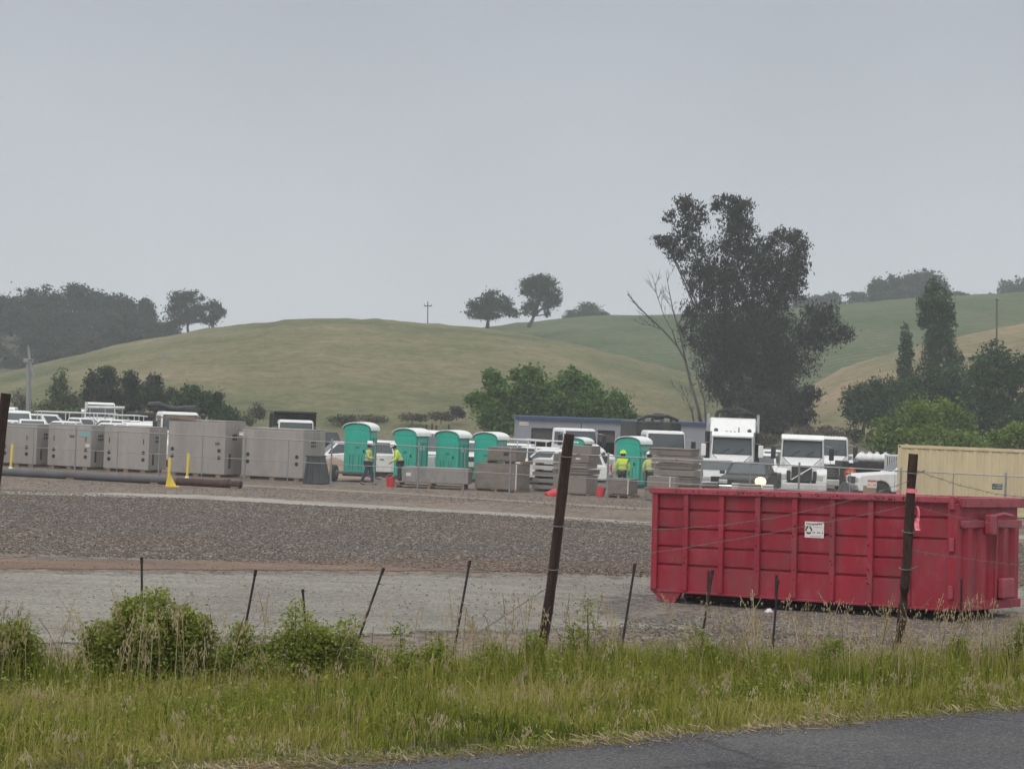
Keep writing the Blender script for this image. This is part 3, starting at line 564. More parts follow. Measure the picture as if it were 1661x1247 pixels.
for cx, cy, rx, ry in [(-50, 530, 34, 26), (60, 522, 30, 26), (100, 522, 32, 26), (140, 522, 30, 26), (176, 526, 30, 26), (212, 526, 28, 24), (246, 530, 26, 20), (272, 536, 20, 16), (30, 516, 26, 20), (-10, 522, 24, 18)]:
    woodtree(cx, cy, rx, ry, 465 + random.uniform(-6, 6), WL, WG)
for cx, cy, rx, ry in [(-40, 570, 34, 26), (-4, 575, 28, 22), (44, 556, 30, 26), (80, 556, 30, 26), (116, 552, 32, 26), (156, 552, 30, 22), (192, 550, 28, 20), (228, 548, 28, 18), (-20, 560, 26, 18), (60, 585, 30, 22), (256, 552, 22, 14), (180, 560, 26, 14)]:
    woodtree(cx, cy, rx, ry, 440 + random.uniform(-6, 6), WL, WG)
for cx, cy, rx, ry in [(-60, 600, 34, 24), (-20, 602, 30, 22), (14, 594, 28, 22), (48, 592, 30, 20), (86, 582, 30, 18), (122, 576, 30, 16)]:
    woodtree(cx, cy, rx, ry, 415 + random.uniform(-6, 6), WL, WG)
tree_px('woodland_tree', 'separate hazy tree with a sky gap in its crown, right end of the left wood', 'tree', 470, [(290, 483, 18, 11), (312, 482, 18, 10), (300, 498, 24, 14), (325, 500, 14, 10), (290, 515, 24, 14), (320, 515, 20, 10)], (305, 548), 'wood', 4500, .6, None, 'bark', .4)
tree_px('woodland_tree', 'small hazy tree beside the separate one, last before open sky', 'tree', 472, [(346, 498, 13, 10), (354, 508, 12, 9), (340, 518, 14, 8)], (344, 545), 'wood', 2000, .6, None, 'bark', .3)
# right skyline trees
RG = 'hazy trees along the ridge above the vineyard'; RL = 'hazy grey tree in the row along the ridge above the vineyard'
for cx, cy, rx, ry in [(1262, 500, 22, 16), (1300, 492, 20, 14), (1326, 492, 20, 14), (1352, 488, 18, 16), (1392, 485, 20, 14), (1582, 488, 22, 12), (1608, 488, 20, 12), (1560, 484, 18, 12)]:
    woodtree(cx, cy, rx, ry, 620 + random.uniform(-8, 8), RL, RG, 'wood', 1200, 20)
for cx, cy, rx, ry in [(1425, 470, 22, 20), (1455, 462, 24, 22), (1485, 458, 24, 22), (1515, 460, 24, 24), (1445, 480, 24, 14), (1490, 480, 30, 14), (1528, 476, 16, 16)]:
    woodtree(cx, cy, rx, ry, 590 + random.uniform(-6, 6), 'big hazy tree in the tallest clump of the ridge right of the eucalyptus', 'hazy trees of the tallest ridge clump', 'wood', 1700, 20)
for cx, cy, rx, ry in [(1640, 470, 22, 16), (1668, 462, 26, 20), (1705, 455, 30, 24), (1750, 448, 34, 26)]:
    woodtree(cx, cy, rx, ry, 680 + random.uniform(-8, 8), 'faint hazy tree on the far hill at the right edge', 'faint trees on the far right hill', 'wood', 1200, 20)
# ---------------------------------------------------------------- red roll-off dumpster
th = R(38.1); LL, WW, HH = 6.54, 2.54, 1.947; GAP = .27
dm = thing('dumpster', 'big red steel roll-off dumpster with a white sticker on its ribbed side', 'dumpster')
dm.matrix_basis = Matrix.Translation((8.09, 37.58, .45)) @ (Matrix.Rotation(R(-1.74), 4, 'X') @ Matrix.Rotation(R(-.59), 4, 'Y') @ Matrix.Rotation(-th, 4, 'Z'))
def fx(px):   # photo column on the side panel -> local x
    lo, hi = -LL - .5, .5
    o = Vector((8.09, 37.58, .45)); q = dm.matrix_basis.to_3x3()
    for _ in range(40):
        m = (lo + hi) / 2; p = o + q @ Vector((m, 0, 1.2)); d = CR.inverted() @ (p - Vector((0, 0, CAMZ))); u = CX + F * d.x / -d.z
        if u < px: lo = m
        else: hi = m
    return lo
T0 = GAP + HH; band = [0, .165, .36, .55, .74, 1.0]
mb = MB(); prof = []
for i in range(5):
    z1 = T0 - .06 - (HH - .06) * band[i]; z2 = T0 - .06 - (HH - .06) * band[i + 1]
    prof += [(-.05, z1 - (.035 if i else 0)), (-.03, z2 + .035), (.02, z2 + .02), (.02, z2)] if i < 4 else [(-.05, z1 - .035), (-.05, z2)]
xr = fx(1480)
pp = prof + [(.06, GAP), (.06, T0 - .06)]
mb.prism([(a + 0., b) for a, b in pp], -LL, xr, 'x')
p2 = [(-.05, T0 - .06), (-.03, T0 - .30), (.02, T0 - .315), (.02, T0 - .33), (-.05, T0 - .365), (-.03, T0 - .68), (.02, T0 - .695), (.02, T0 - .71), (-.05, T0 - .745), (-.05, GAP), (.06, GAP), (.06, T0 - .06)]
mb.prism(p2, xr + .001, -.05, 'x'); mb.build('side_panel', 'red_paint', dm)
mb = MB()
for i, px in enumerate([1066, 1116, 1173.5, 1232.5, 1292.5, 1353.5, 1415.5, 1477]):
    x = fx(px); wv = .11 if i else .13
    mb.b2((x - wv / 2, -.115, GAP + .003), (x + wv / 2, -.046, T0 - .06)); mb.build('rib', 'red_paint', dm, .012); mb = MB()
for px, f0, f1 in ((1153, .76, .99), (1263, .76, .99)):
    x = fx(px); MB().b2((x - .03, -.058, GAP + .01), (x + .03, -.047, GAP + HH * (1 - f0) - .05)).build('seam_strip', 'rust_spot', dm)
MB().b2((-LL - .04, -.15, T0 - .06), (-.02, .06, T0 + .06)).build('top_rail', 'red_rim', dm, .02)
MB().b2((-LL - .04, WW - .06, T0 - .06), (-.02, WW + .1, T0 + .06)).b2((-LL - .06, .06, T0 - .06), (-LL + .1, WW - .06, T0 + .06)).build('top_rail', 'red_rim', dm, .02)
MB().b2((-LL, WW - .05, GAP), (-.05, WW, T0 - .06)).build('side_panel', 'red_paint', dm)
MB().b2((-LL, .05, GAP), (-LL + .06, WW - .05, T0 - .06)).build('front_panel', 'red_paint', dm)
MB().b2((-LL + .06, .05, GAP + .02), (-.08, WW - .05, GAP + .08)).build('floor_plate', 'rust_spot', dm)
# bottom chord, skids and rollers
MB().b2((-LL, -.085, GAP - .045), (-.0, .04, GAP - .001)).build('bottom_rail', 'red_paint', dm, .01)
for yy in (.75, WW - .75): MB().b2((-LL + .3, yy - .08, -.05), (-.25, yy + .08, GAP - .05)).build('skid', 'rust_spot', dm)
for xx in (-LL + .3, -.5):
    for yy in (.3, WW - .3): MB().lathe([(.09, -.09), (.1, -.08), (.1, .08), (.09, .09)], (xx, yy, .05), 14, 'y').build('roller', 'rust_spot', dm)
MB().prism([(-LL + .02, GAP - .046), (-LL + .7, GAP - .046), (-LL + .55, .02), (-LL + .3, .0)], -.06, .03).build('corner_plate', 'red_paint', dm)
# hinge post and ribbed door on the end
MB().b2((-.12, -.14, GAP), (.06, .05, T0 - .061)).build('hinge_post', 'red_paint', dm, .015)
for zz in (.35, 1.2, 1.95): MB().lathe([(.045, -.12), (.05, -.11), (.05, .11), (.045, .12)], (-.02, -.17, GAP + zz - .05), 10).build('hinge', 'red_rim', dm)
dr = MB().b2((-.03, .051, GAP), (.02, WW - .051, T0 - .02)).build('door', 'red_paint', dm)
MB().b2((.021, .0, T0 - .13), (.13, WW + .05, T0 + .05)).build('door_rail', 'red_rim', dr, .015)
MB().b2((.021, .0, T0 - .5), (.1, WW, T0 - .36)).build('door_rail', 'red_rim', dr, .015)
MB().b2((.021, .0, GAP - .04), (.1, WW, GAP + .12)).build('door_rail', 'red_paint', dr, .015)
for k, yy in enumerate((.22, .78, 1.3, 1.72, 2.2)):
    MB().prism([(yy, .021), (yy + .06, .1), (yy + .22, .1), (yy + .3, .021)], 0, 1).build('door_rib', 'red_paint', dr)
    o = dr.children[-1]; me = o.data
    for v in me.vertices: v.co = Vector((v.co.z, v.co.x, GAP + .121 + v.co.y * (HH - .64))) if False else v.co
    me.clear_geometry(); mbb = MB(); z0, z1 = GAP + .12, T0 - .5
    pr = [(.02, yy), (.09, yy + .06), (.09, yy + .22), (.02, yy + .3)]
    mbb.add([(a, b, z0) for a, b in pr] + [(a, b, z1) for a, b in pr], [(0, 1, 2, 3), (7, 6, 5, 4)] + [(i, i + 4, (i + 1) % 4 + 4, (i + 1) % 4) for i in range(4)])
    me.from_pydata(mbb.v, [], mbb.f)
lk = MB().b2((.1, .9, T0 - .62), (.26, 1.12, T0 - .25)).build('latch', 'red_rim', dr, .03)
MB().tube([(.14, 1.1, T0 - .3), (.3, 1.3, T0 - .24), (.28, 1.7, T0 - .28)], .035, 8).build('latch_arm', 'red_rim', lk)
MB().tube([(.13, 1.36, GAP + .2), (.13, 1.36, T0 - .3)], .025, 8).build('lock_rod', 'red_paint', dr)
MB().b2((.1, 1.5, GAP + .15), (.22, 2.0, GAP + .52)).build('door_bracket', 'red_rim', dr, .03)
MB().tube([(.03, -.1, GAP - .02), (.16, -.1, GAP + .0), (.16, -.1, GAP + .55)], .02, 6).build('chain_hook', 'rust_spot', dm)
# sticker: dark ring of three arcs and blurred lines of text
sx = fx(1322.5); sz = T0 - .64; sw, sh = fx(1338) - fx(1307), .30
st = MB().b2((sx - sw / 2, -.053, sz - sh / 2), (sx + sw / 2, -.046, sz + sh / 2)).build('sticker', 'sign_white', dm)
mb = MB(); cx_, cz_ = sx - sw * .29, sz - .01
for k in range(3):
    a0 = R(90 + 120 * k + 12); n = 6
    for j in range(n):
        a = a0 + R(96) * j / n; b = a0 + R(96) * (j + 1) / n
        mb.quad(*[(cx_ + r_ * math.cos(q) * 1.0, -.0545, cz_ + r_ * math.sin(q)) for r_, q in ((.075, a), (.075, b), (.042, b), (.042, a))])
mb.build('emblem', 'ink', st)
def squiggle(mb, x0, x1, z, h, y=-.0545, sp=.6):
    x = x0
    while x < x1:
        wd = random.uniform(.5, 1.1) * h; k = random.random()
        if k > .12: mb.quad((x, y, z), (x + wd * .7, y, z), (x + wd * .7, y, z + h * random.uniform(.6, 1)), (x, y, z + h * random.uniform(.7, 1)))
        x += wd * (1 + .1)
mb = MB(); squiggle(mb, sx - sw * .42, sx + sw * .42, sz + .095, .03); squiggle(mb, sx - sw * .08, sx + sw * .45, sz - .065, .03); mb.build('lettering', 'ink', st)
mb = MB(); squiggle(mb, sx - sw * .05, sx + sw * .4, sz + .04, .018); squiggle(mb, sx - sw * .2, sx + sw * .35, sz - .13, .018); mb.build('lettering', 'ink_grey', st)
# scrapes and rust flecks on the side
mb = MB()
for i in range(95):
    x = random.uniform(-LL + .2, -.2); z = GAP + random.choice([random.uniform(.2, HH - .2), HH + random.uniform(-.03, .03)]); y = -.152 if z > T0 - .06 else -.1165
    if y > -.15: x = fx(random.choice([1116, 1173.5, 1232.5, 1292.5, 1353.5, 1415.5])) + random.uniform(-.04, .02); 
    a = random.uniform(.01, .03); pts = [(x + a * math.cos(q) * random.uniform(.5, 1.3), y, z + a * math.sin(q) * random.uniform(.5, 1.2)) for q in (0, 1.2, 2.4, 3.6, 4.9)]
    MB().quad(*pts).build('rust_fleck', 'rust_spot', dm)
# ---------------------------------------------------------------- roadside fence posts, wires, thin posts
def leaning(name, label, cat, base, top, D, r, m, group=None, n=7, D2=None):
    b = PY(*base, D); t = PY(*top, D2 or D); rt = thing(name, label, cat, b, 0, group); ax = t - b; pts = []; rs = []
    for i in range(12):
        q = i / 11; pts.append(ax * q + Vector((math.sin(q * 5) * .006, 0, 0)) - (ax.normalized() * .3 if i == 0 else Vector())); rs.append(r * random.uniform(.93, 1.07))
    MB().tube(pts, rs, n).build('shaft', m, rt); return rt, b, t
p3, b3, t3 = leaning('fence_post', 'leaning dark rusty fence post with pink tape, in front of the red dumpster', 'fence post', (1460, 1035), (1483, 736), 16.3, .037, 'wood_post', 'leaning roadside fence posts')
p2_, b2_, t2 = leaning('fence_post', 'leaning dark rusty fence post left of the red dumpster, most tilted of three', 'fence post', (879, 1055), (925, 704), 15, .038, 'wood_post', 'leaning roadside fence posts')
p1, b1, t1_ = leaning('fence_post', 'leaning dark rusty fence post cut off by the left edge of the photo', 'fence post', (-36, 1000), (11, 638), 14.2, .036, 'wood_post', 'leaning roadside fence posts')
ax = (t3 - b3)
def ring(f, r, m, par, h=.05, name='tape'):
    c = ax * f; o = MB().tube([c - ax.normalized() * h / 2, c + ax.normalized() * h / 2], r, 10).build(name, m, par); return o
tp = ring(.8, .043, 'pink_tape', p3, .035)
# fluttering end of the tape and a knot
MB().quad((.05, -.05, ax.z * .8), (.09, -.06, ax.z * .805), (.07, -.055, ax.z * .785)).quad((-.09, -.05, ax.z * .795), (-.04, -.055, ax.z * .81), (-.045, -.05, ax.z * .785)).build('tape_knot', 'pink_tape', p3)
c = ax * .735; vs = []
mb = MB()
for i in range(7):
    q = i / 6; w_ = .008 + .012 * q; z = c.z - .02 - q * .19; x = c.x + .045 + .012 * q + .01 * math.sin(q * 6); vs += [(x - w_, -.05 - .015 * math.sin(q * 7), z), (x + w_, -.05 + .01 * math.sin(q * 5), z)]
mb.add(vs, [(2 * i, 2 * i + 1, 2 * i + 3, 2 * i + 2) for i in range(6)]); mb.build('tape_tail', 'pink_tape', p3)
for ax_, pr in ((t2 - b2_, p2_), (t3 - b3, p3)):
    for f in (.38, .58, .9):
        mb = MB(); c = ax_ * f; mb.tube([c + Vector((.05 * math.cos(a), .05 * math.sin(a), .01 * math.sin(a))) for a in [k * .7 for k in range(9)]], .004, 4)
        mb.tube([c + Vector((.045, -.03, 0)), c + Vector((.09, -.03, .02))], .004, 4); mb.build('wire_wrap', 'wire', pr)
def wire(a, b, sag, label, r=.0022, grp='slack fence wires'):
    mb = MB(); n = 22; pts = []
    for i in range(n + 1):
        t = i / n; p = a.lerp(b, t) + Vector((0, random.uniform(-.01, .01), -sag * 4 * t * (1 - t) + random.uniform(-.004, .004))); pts.append(p - a)
    mb.tube(pts, r, 4)
    for i in range(1, n): # barbs
        p = pts[i]; mb.tube([p + Vector((-.012, 0, -.014)), p + Vector((.012, 0, .014))], r * .8, 3)
    o = mb.build('barbed_wire', 'wire'); o.location = a; tag(o, label, 'wire', grp)
wire(b3 + ax * .92, PY(1800, 800, 17.5), .12, 'slack barbed wire running right from the top of the taped post')
wire(b3 + ax * .72, PY(1800, 868, 17.5), .05, 'barbed wire running right from under the pink tape')
wire(b3 + ax * .72, b2_ + (t2 - b2_) * .38, .02, 'barbed wire rising across the red dumpster between the two right posts')
wire(b3 + ax * .86, b2_ + (t2 - b2_) * .58, .16, 'upper barbed wire sagging across the dumpster between the two right posts')
wire(b3 + ax * .48, PY(1800, 930, 17.5), .02, 'lowest barbed wire running right from the taped post')
wire(b2_ + (t2 - b2_) * .3, PY(770, 1030, 14.8), .0, 'loose pale wire slanting down left from the middle post')
for i, (tx, ty, bx_, by_, lab) in enumerate([(230, 905, 230, 985, 'thin upright dark stake behind the biggest bush'), (415, 925, 400, 1003, 'thin dark stake leaning right, second from the left'), (491, 956, 493, 984, 'shortest thin stake, barely above the weeds'),
        (622, 922, 585, 1025, 'most slanted thin dark stake above the weeds'), (762, 910, 742, 1020, 'thin dark stake just left of the middle fence post'), (1030, 915, 1010, 1035, 'thin dark stake between middle fence post and red dumpster'), (1156, 925, 1142, 1010, 'thin stake standing before the left half of the dumpster'), (1262, 940, 1257, 1000, 'short faint stake before the middle of the dumpster')]):
    D = 20.5 + .1 * i; t = PY(tx, ty, D); k = 1.
    while True:
        b = PY(tx + (bx_ - tx) * k, ty + (by_ - ty) * k, D)
        if b.z < tz(b.x, D) or k > 6: break
        k += .1
    rt = thing('metal_stake', lab, 'stake', b, 0, 'thin stakes behind the weeds'); v = t - b
    MB().tube([v.normalized() * -.2, v * .5 + Vector((.004, 0, 0)), v], [.012, .013, .012], 5).build('shaft', 'thin_post', rt)
    MB().tube([v * .97, v * 1.005], .017, 5).build('cap', 'thin_post', rt)
# ---------------------------------------------------------------- yard fence
def FD(x): return 90 - .53 * (x + 17)
def fpt(px):
    y = 80.
    for _ in range(12): y = FD(XA(px, y, 1.2))
    x = XA(px, y, 1.2); return Vector((x, y, tz(x, y)))
O = fpt(-150); fr = thing('yard_fence', 'long grey pipe rail fence with wire mesh around the equipment yard', 'fence', O)
thick = [-150, -15, 122, 258, 397, 537, 678, 827, 985, 1137, 1295, 1460, 1630, 1810, 2000]; tops = {}
for px in thick:
    p = fpt(px) - O; q = MB().tube([p, p + Vector((0, 0, 1.86))], .036, 8).build('post', 'galv', fr); MB().lathe([(.045, 1.86), (.045, 1.9), (.02, 1.93)], p, 8).build('post_cap', 'galv', q)
for a, b in zip(thick, thick[1:]):
    p = fpt((a + b) / 2) - O; MB().tube([p, p + Vector((0, 0, 1.8))], .02, 6).build('brace_post', 'galv', fr)
P0 = [fpt(px) - O for px in thick]
for z, r_, nm in ((1.8, .024, 'top_rail'), (.92, .016, 'middle_rail')): MB().tube([p + Vector((0, -.03, z)) for p in P0], r_, 6).build(nm, 'galv', fr)
m = bpy.data.materials.new('mesh'); m.use_nodes = True; n = m.node_tree; l = n.links.new; P = n.nodes['Principled BSDF']; P.inputs['Base Color'].default_value = (.25, .25, .24, 1)
t = n.nodes.new('ShaderNodeTexCoord'); A = []
for sg in (1, -1):
    s_ = n.nodes.new('ShaderNodeSeparateXYZ'); l(t.outputs['Object'], s_.inputs[0]); a = n.nodes.new('ShaderNodeMath'); a.operation = 'MULTIPLY_ADD'; l(s_.outputs[2], a.inputs[0]); a.inputs[1].default_value = sg * 1.13; l(s_.outputs[0], a.inputs[2])
    f_ = n.nodes.new('ShaderNodeMath'); f_.operation = 'PINGPONG'; f_.inputs[1].default_value = .035; l(a.outputs[0], f_.inputs[0])
    c_ = n.nodes.new('ShaderNodeMath'); c_.operation = 'LESS_THAN'; c_.inputs[1].default_value = .0016; l(f_.outputs[0], c_.inputs[0]); A.append(c_)
mx_ = n.nodes.new('ShaderNodeMath'); mx_.operation = 'MAXIMUM'; l(A[0].outputs[0], mx_.inputs[0]); l(A[1].outputs[0], mx_.inputs[1]); l(mx_.outputs[0], P.inputs['Alpha']); M['mesh'] = m
mb = MB()
for a, b in zip(P0, P0[1:]): mb.quad(a + Vector((0, .02, .05)), b + Vector((0, .02, .05)), b + Vector((0, .02, 1.78)), a + Vector((0, .02, 1.78)))
mb.build('wire_mesh', 'mesh', fr)
def fsign(px, z, w_, h_, m_, lab, lines=2):
    p = fpt(px); r_ = thing('sign', lab, 'sign', p + Vector((0, -.06, z)), R(-28)); o = MB().box((0, 0, 0), (w_, .01, h_)).build('plate', m_, r_)
    mb = MB()
    for k in range(lines): squiggle(mb, -w_ * .4, w_ * .4, h_ * (.18 - .4 * k), h_ * .2, -.008)
    mb.build('lettering', 'ink' if m_ == 'sign_white' else 'grey_label', o)
fsign(1616, 1.42, .36, .2, 'pipe_grey', 'small dark sign on the fence before the tan container')
fsign(390, 1.96, .2, .14, 'sign_white', 'small white sign on a fence post top before the right vault', 1)
fsign(116, 1.5, .26, .12, 'pipe_grey', 'small dark notice on the fence before the second vault', 1)
fsign(352, 1.5, .0001 + .24, .12, 'pipe_grey', 'small dark notice on the fence left of the white one', 1)
# ---------------------------------------------------------------- boxes placed by their front right corner
def place(px, D, rz, name, label, cat, group=None, z=None):
    p = spot(px, D)
    if z is not None: p.z = z
    return thing(name, label, cat, p, R(rz), group)
def vault(px, D, rz, w_, d_, h_, lab, holes, vents=1, z=.12, seam=None, plate=None):
    r_ = place(px, D, rz, 'concrete_vault', lab, 'utility vault', 'grey concrete vaults behind the left fence')
    b = MB().b2((-w_, 0, z), (0, d_, z + h_)).build('shell', 'concrete', r_, .025)
    MB().b2((-w_ + .02, .02, z + h_ + .001), (-.02, d_ - .02, z + h_ + .07)).build('lid', 'concrete_side', r_, .02)
    for hx, hz in holes:
        for k in (0, .3): MB().lathe([(.085, -.012), (.085, .004)], (-w_ * hx, 0, z + hz + k - .0), 12, 'y').build('pipe_hole', 'dark_hole', r_)
    mb = MB()
    for hx, hz in holes: mb.b2((-w_ * hx - .02, -.012, z + h_ * .62), (-w_ * hx + .02, .002, z + h_ * .74))
    if seam: mb.build('lifting_slot', 'dark_hole', r_)
    mb = MB()
    for i in range(3):
        for j in range(2): mb.b2((-.002, d_ * .35 + i * .14, z + h_ * .66 + j * .16), (.012, d_ * .35 + i * .14 + .09, z + h_ * .66 + j * .16 + .1))
    mb.build('vent', 'dark_hole', r_)
    MB().b2((-.002, d_ * .2, z + h_ * .12), (.012, d_ * .28, z + h_ * .4)).build('side_slot', 'dark_hole', r_)
    for k, xx in enumerate((-w_ * .9, -w_ * .5, -.3)): MB().b2((xx - .12, .03, 0), (xx + .12, d_ - .1, z - .002)).build('timber_block', 'wood', r_)
    if plate: MB().b2((-w_ * .26, -.014, z + h_ * .76), (-w_ * .02, .002, z + h_ * .87)).build('name_plate', 'sign_teal', r_); MB().b2((-w_ * .12, -.014, z + h_ * .5), (-w_ * .03, .002, z + h_ * .57)).build('paper_label', 'sign_white', r_)
    return r_
vault(58, 93.5, -22, 2.1, 1.5, 1.72, 'leftmost grey vault, partly behind the leaning post', [(.25, .45), (.8, .45)], seam=1)
vault(146, 92.5, -22, 2.25, 1.6, 1.78, 'second grey vault from the left, with a teal plate', [(.12, .45), (.86, .42)], seam=1, plate=1)
vault(240, 91.5, -22, 2.3, 1.5, 1.82, 'third grey vault from the left, streaked and plain', [(.12, .45), (.88, .42)], seam=1)
vault(363, 89.5, -20, 2.75, 1.9, 2.22, 'tallest grey vault, behind the two yellow posts', [(.1, .72), (.92, .72)])
vault(490, 88.5, -24, 3.0, 1.9, 2.0, 'widest grey vault, right end of the row beside the black tapered bin', [(.1, .6), (.9, .62)])
# pallet planks lying on the tallest vault
o = MB().box((0, 0, .04), (1.9, .5, .05)).box((.2, .1, .1), (1.4, .4, .05)).build('plank', 'wood'); p = spot(285, 90.5); o.location = (p.x, p.y, p.z + 2.43); o.rotation_euler.z = R(-20); tag(o, 'brown planks lying on top of the tallest vault', 'plank')
# black tapered bin
bn = place(514, 86.8, -15, 'plastic_bin', 'black tapered plastic bin standing at the right end of the vaults', 'bin')
bn.scale.x = .66
mb = MB(); v_ = []
for w2, d2, z in ((.68, .5, 0), (.44, .35, 1.15)): k_ = -.12 if z else 0; v_ += [(-w2 + k_, -d2, z), (w2 + k_, -d2, z), (w2 + k_, d2, z), (-w2 + k_, d2, z)]
mb.add(v_, [(0, 3, 2, 1), (4, 5, 6, 7)] + [(i, (i + 1) % 4, (i + 1) % 4 + 4, i + 4) for i in range(4)]).build('shell', 'plastic_black', bn, .04)
MB().b2((-.64, -.4, 1.12), (.36, .4, 1.18)).build('rim', 'plastic_black', bn, .02)
for xx in (-.3, 0, .3): MB().tube([(xx * 1.6, -.51, .05), (xx - .12, -.37, 1.1)], .02, 5).build('rib', 'plastic_black', bn)
# ---------------------------------------------------------------- long pipe, yellow posts
a = PY(-60, 765, 84.5); b = PY(391, 786, 80.5); a.z = b.z = .62 
pi = thing('long_pipe', 'long dark pipe lying on the ground before the vaults, rusty at its right end', 'pipe', b); v = a - b
v.z = 0; MB().tube([v, v * .22], .16, 16).build('pipe_body', 'pipe_grey', pi, sm=False); MB().tube([v * .2199, Vector()], .15, 16).build('rusty_end', 'pipe_rust', pi)
MB().lathe([(.12, -.01), (.12, .03)], (0, 0, 0), 14, 'x').build('end_opening', 'dark_hole', pi); MB().tube([v * .06, v * .04], .18, 14).build('collar', 'pipe_rust', pi)
for f in (.02, .3, .6, .9): MB().box(v * f + Vector((0, 0, -.14)), (.3, .45, .12)).build('support_block', 'wood', pi)
def ypost(px, D, h_, lab, base=None):
    r_ = place(px, D, 0, 'yellow_post', lab, 'bollard', 'yellow posts by the long pipe')
    MB().tube([(0, 0, 0), (.02 if base else .04, 0, h_)], .055, 10).build('post', 'yellow_paint', r_)
    if base:
        MB().box((.16, 0, .03), (.5, .3, .05)).build('base_plate', 'yellow_paint', r_); MB().prism([(.05, .05), (.3, .055), (.05, .5)], -.02, .02).build('gusset', 'yellow_paint', r_); MB().prism([(-.05, .05), (-.1, .055), (-.05, .45)], -.02, .02).build('gusset', 'yellow_paint', r_)
    else: MB().lathe([(.09, 0), (.09, .1), (.06, .13)], (0, 0, 0), 10).build('foot', 'white_paint', r_)
ypost(17, 89.5, 1.1, 'yellow post at the left end, beside the leaning rusty post'); ypost(273, 79.5, 1.12, 'yellow post with triangular base plates, in front of the pipe', 1); ypost(303, 86.2, 1.08, 'plain yellow post behind the pipe, right of the plated one')
# ---------------------------------------------------------------- portable toilets
def toilet(px, D, rz, lab, first=[None]):
    p = spot(px, D)
    if first[0]: return copytree(first[0], p, R(rz), lab)
    r_ = thing('portable_toilet', lab, 'portable toilet', p, R(rz), 'green portable toilets in the yard')
    W_, d_ = 1.14, 1.18
    MB().b2((-W_, 0, .14), (0, d_, 2.02)).build('cabin', 'toilet_green', r_, .04)
    MB().b2((-W_ - .02, -.02, 0), (.02, d_ + .02, .13)).build('skid_base', 'plastic_black', r_)
    arch = [(-W_ / 2 + .6 * math.cos(a), 2.0 + .27 * math.sin(a) ** .8 if math.sin(a) > 0 else 2.0) for a in [math.pi * k / 12 for k in range(13)]]
    MB().prism(arch, -.01, d_ + .01).build('gable', 'toilet_green', r_)
    arch2 = [(-W_ / 2 + .66 * math.cos(a), 2.03 + .32 * max(0, math.sin(a)) ** .8) for a in [math.pi * k / 12 for k in range(13)]]; arch1 = [(x, z + .02 - .06) for x, z in arch2][::-1]
    MB().prism(arch2 + arch1, -.08, d_ + .08).build('roof', 'toilet_roof', r_)
    dpt = [(-.98, .2), (-.16, .2), (-.16, 1.78)] + [(-.57 + .41 * math.cos(a), 1.78 + .18 * math.sin(a)) for a in [math.pi * k / 8 for k in range(1, 8)]] + [(-.98, 1.78)]
    dd = MB().prism(dpt, -.035, -.002).build('door', 'toilet_green', r_, .008)
    mb = MB()
    for xx in (-.85, -.7, -.44, -.3): mb.b2((xx - .02, -.05, .3), (xx + .02, -.034, .95))
    mb.build('door_rib', 'toilet_dark', dd)
    MB().b2((-.26, -.06, 1.02), (-.19, -.034, 1.16)).build('door_latch', 'dark_hole', dd)
    MB().b2((-.6, -.045, 1.2), (-.42, -.034, 1.3)).build('notice', 'toilet_dark', dd)
    for z, n_ in ((1.72, 4),): 
        for k in range(n_): MB().b2((.001, .18, z + k * .05), (.014, d_ - .18, z + k * .05 + .02)).build('vent_slot', 'grey_label', r_)
    for yy in (.14, d_ / 2, d_ - .14): MB().b2((.0, yy - .03, .2), (.022, yy + .03, 1.65)).build('side_rib', 'toilet_dark', r_)
    MB().b2((.001, .35, 1.35), (.012, .8, 1.5)).build('side_label', 'grey_label', r_)
    MB().tube([(-.95, d_ - .2, 2.1), (-.95, d_ - .2, 2.42)], .05, 8).build('vent_pipe', 'plastic_black', r_)
    first[0] = r_; return r_
toilet(596, 90.5, -13, 'nearest green portable toilet, left of the vested worker, on a small wheeled trailer')
toilet(672, 95, -28, 'green portable toilet behind the stooping worker, second from the left')
toilet(741, 96, -25, 'green portable toilet third from the left, right of the stooping worker')
toilet(803, 96.5, -25, 'green portable toilet just left of the brown vault stack')
toilet(945, 112, -25, 'farthest green portable toilet, half hidden by the brown slab stack')
toilet(1035, 95, -28, 'green portable toilet behind the worker in the bright lime jacket')
tr = place(575, 89.9, -13, 'trailer', 'low wheeled trailer under the nearest green toilet', 'trailer')
MB().b2((-.95, -.15, .34), (.5, 1.3, .42)).build('deck', 'pipe_grey', tr); wh = MB().lathe([(.2, -.12), (.34, -.1), (.36, 0), (.34, .1), (.2, .12)], (-.9, -.1, .36), 20, 'x').build('wheel', 'rubber', tr); MB().lathe([(.14, -.13), (.17, .13)], (-.9, -.1, .36), 12, 'x').build('rim', 'steel', wh)
MB().tube([(.5, 0, .3), (1.3, -.4, .2)], .04, 6).build('drawbar', 'pipe_grey', tr)
for o in bpy.data.objects:
    if o.get('label', '').startswith('nearest green portable'): o.location.z += .22; o.location.y += .3
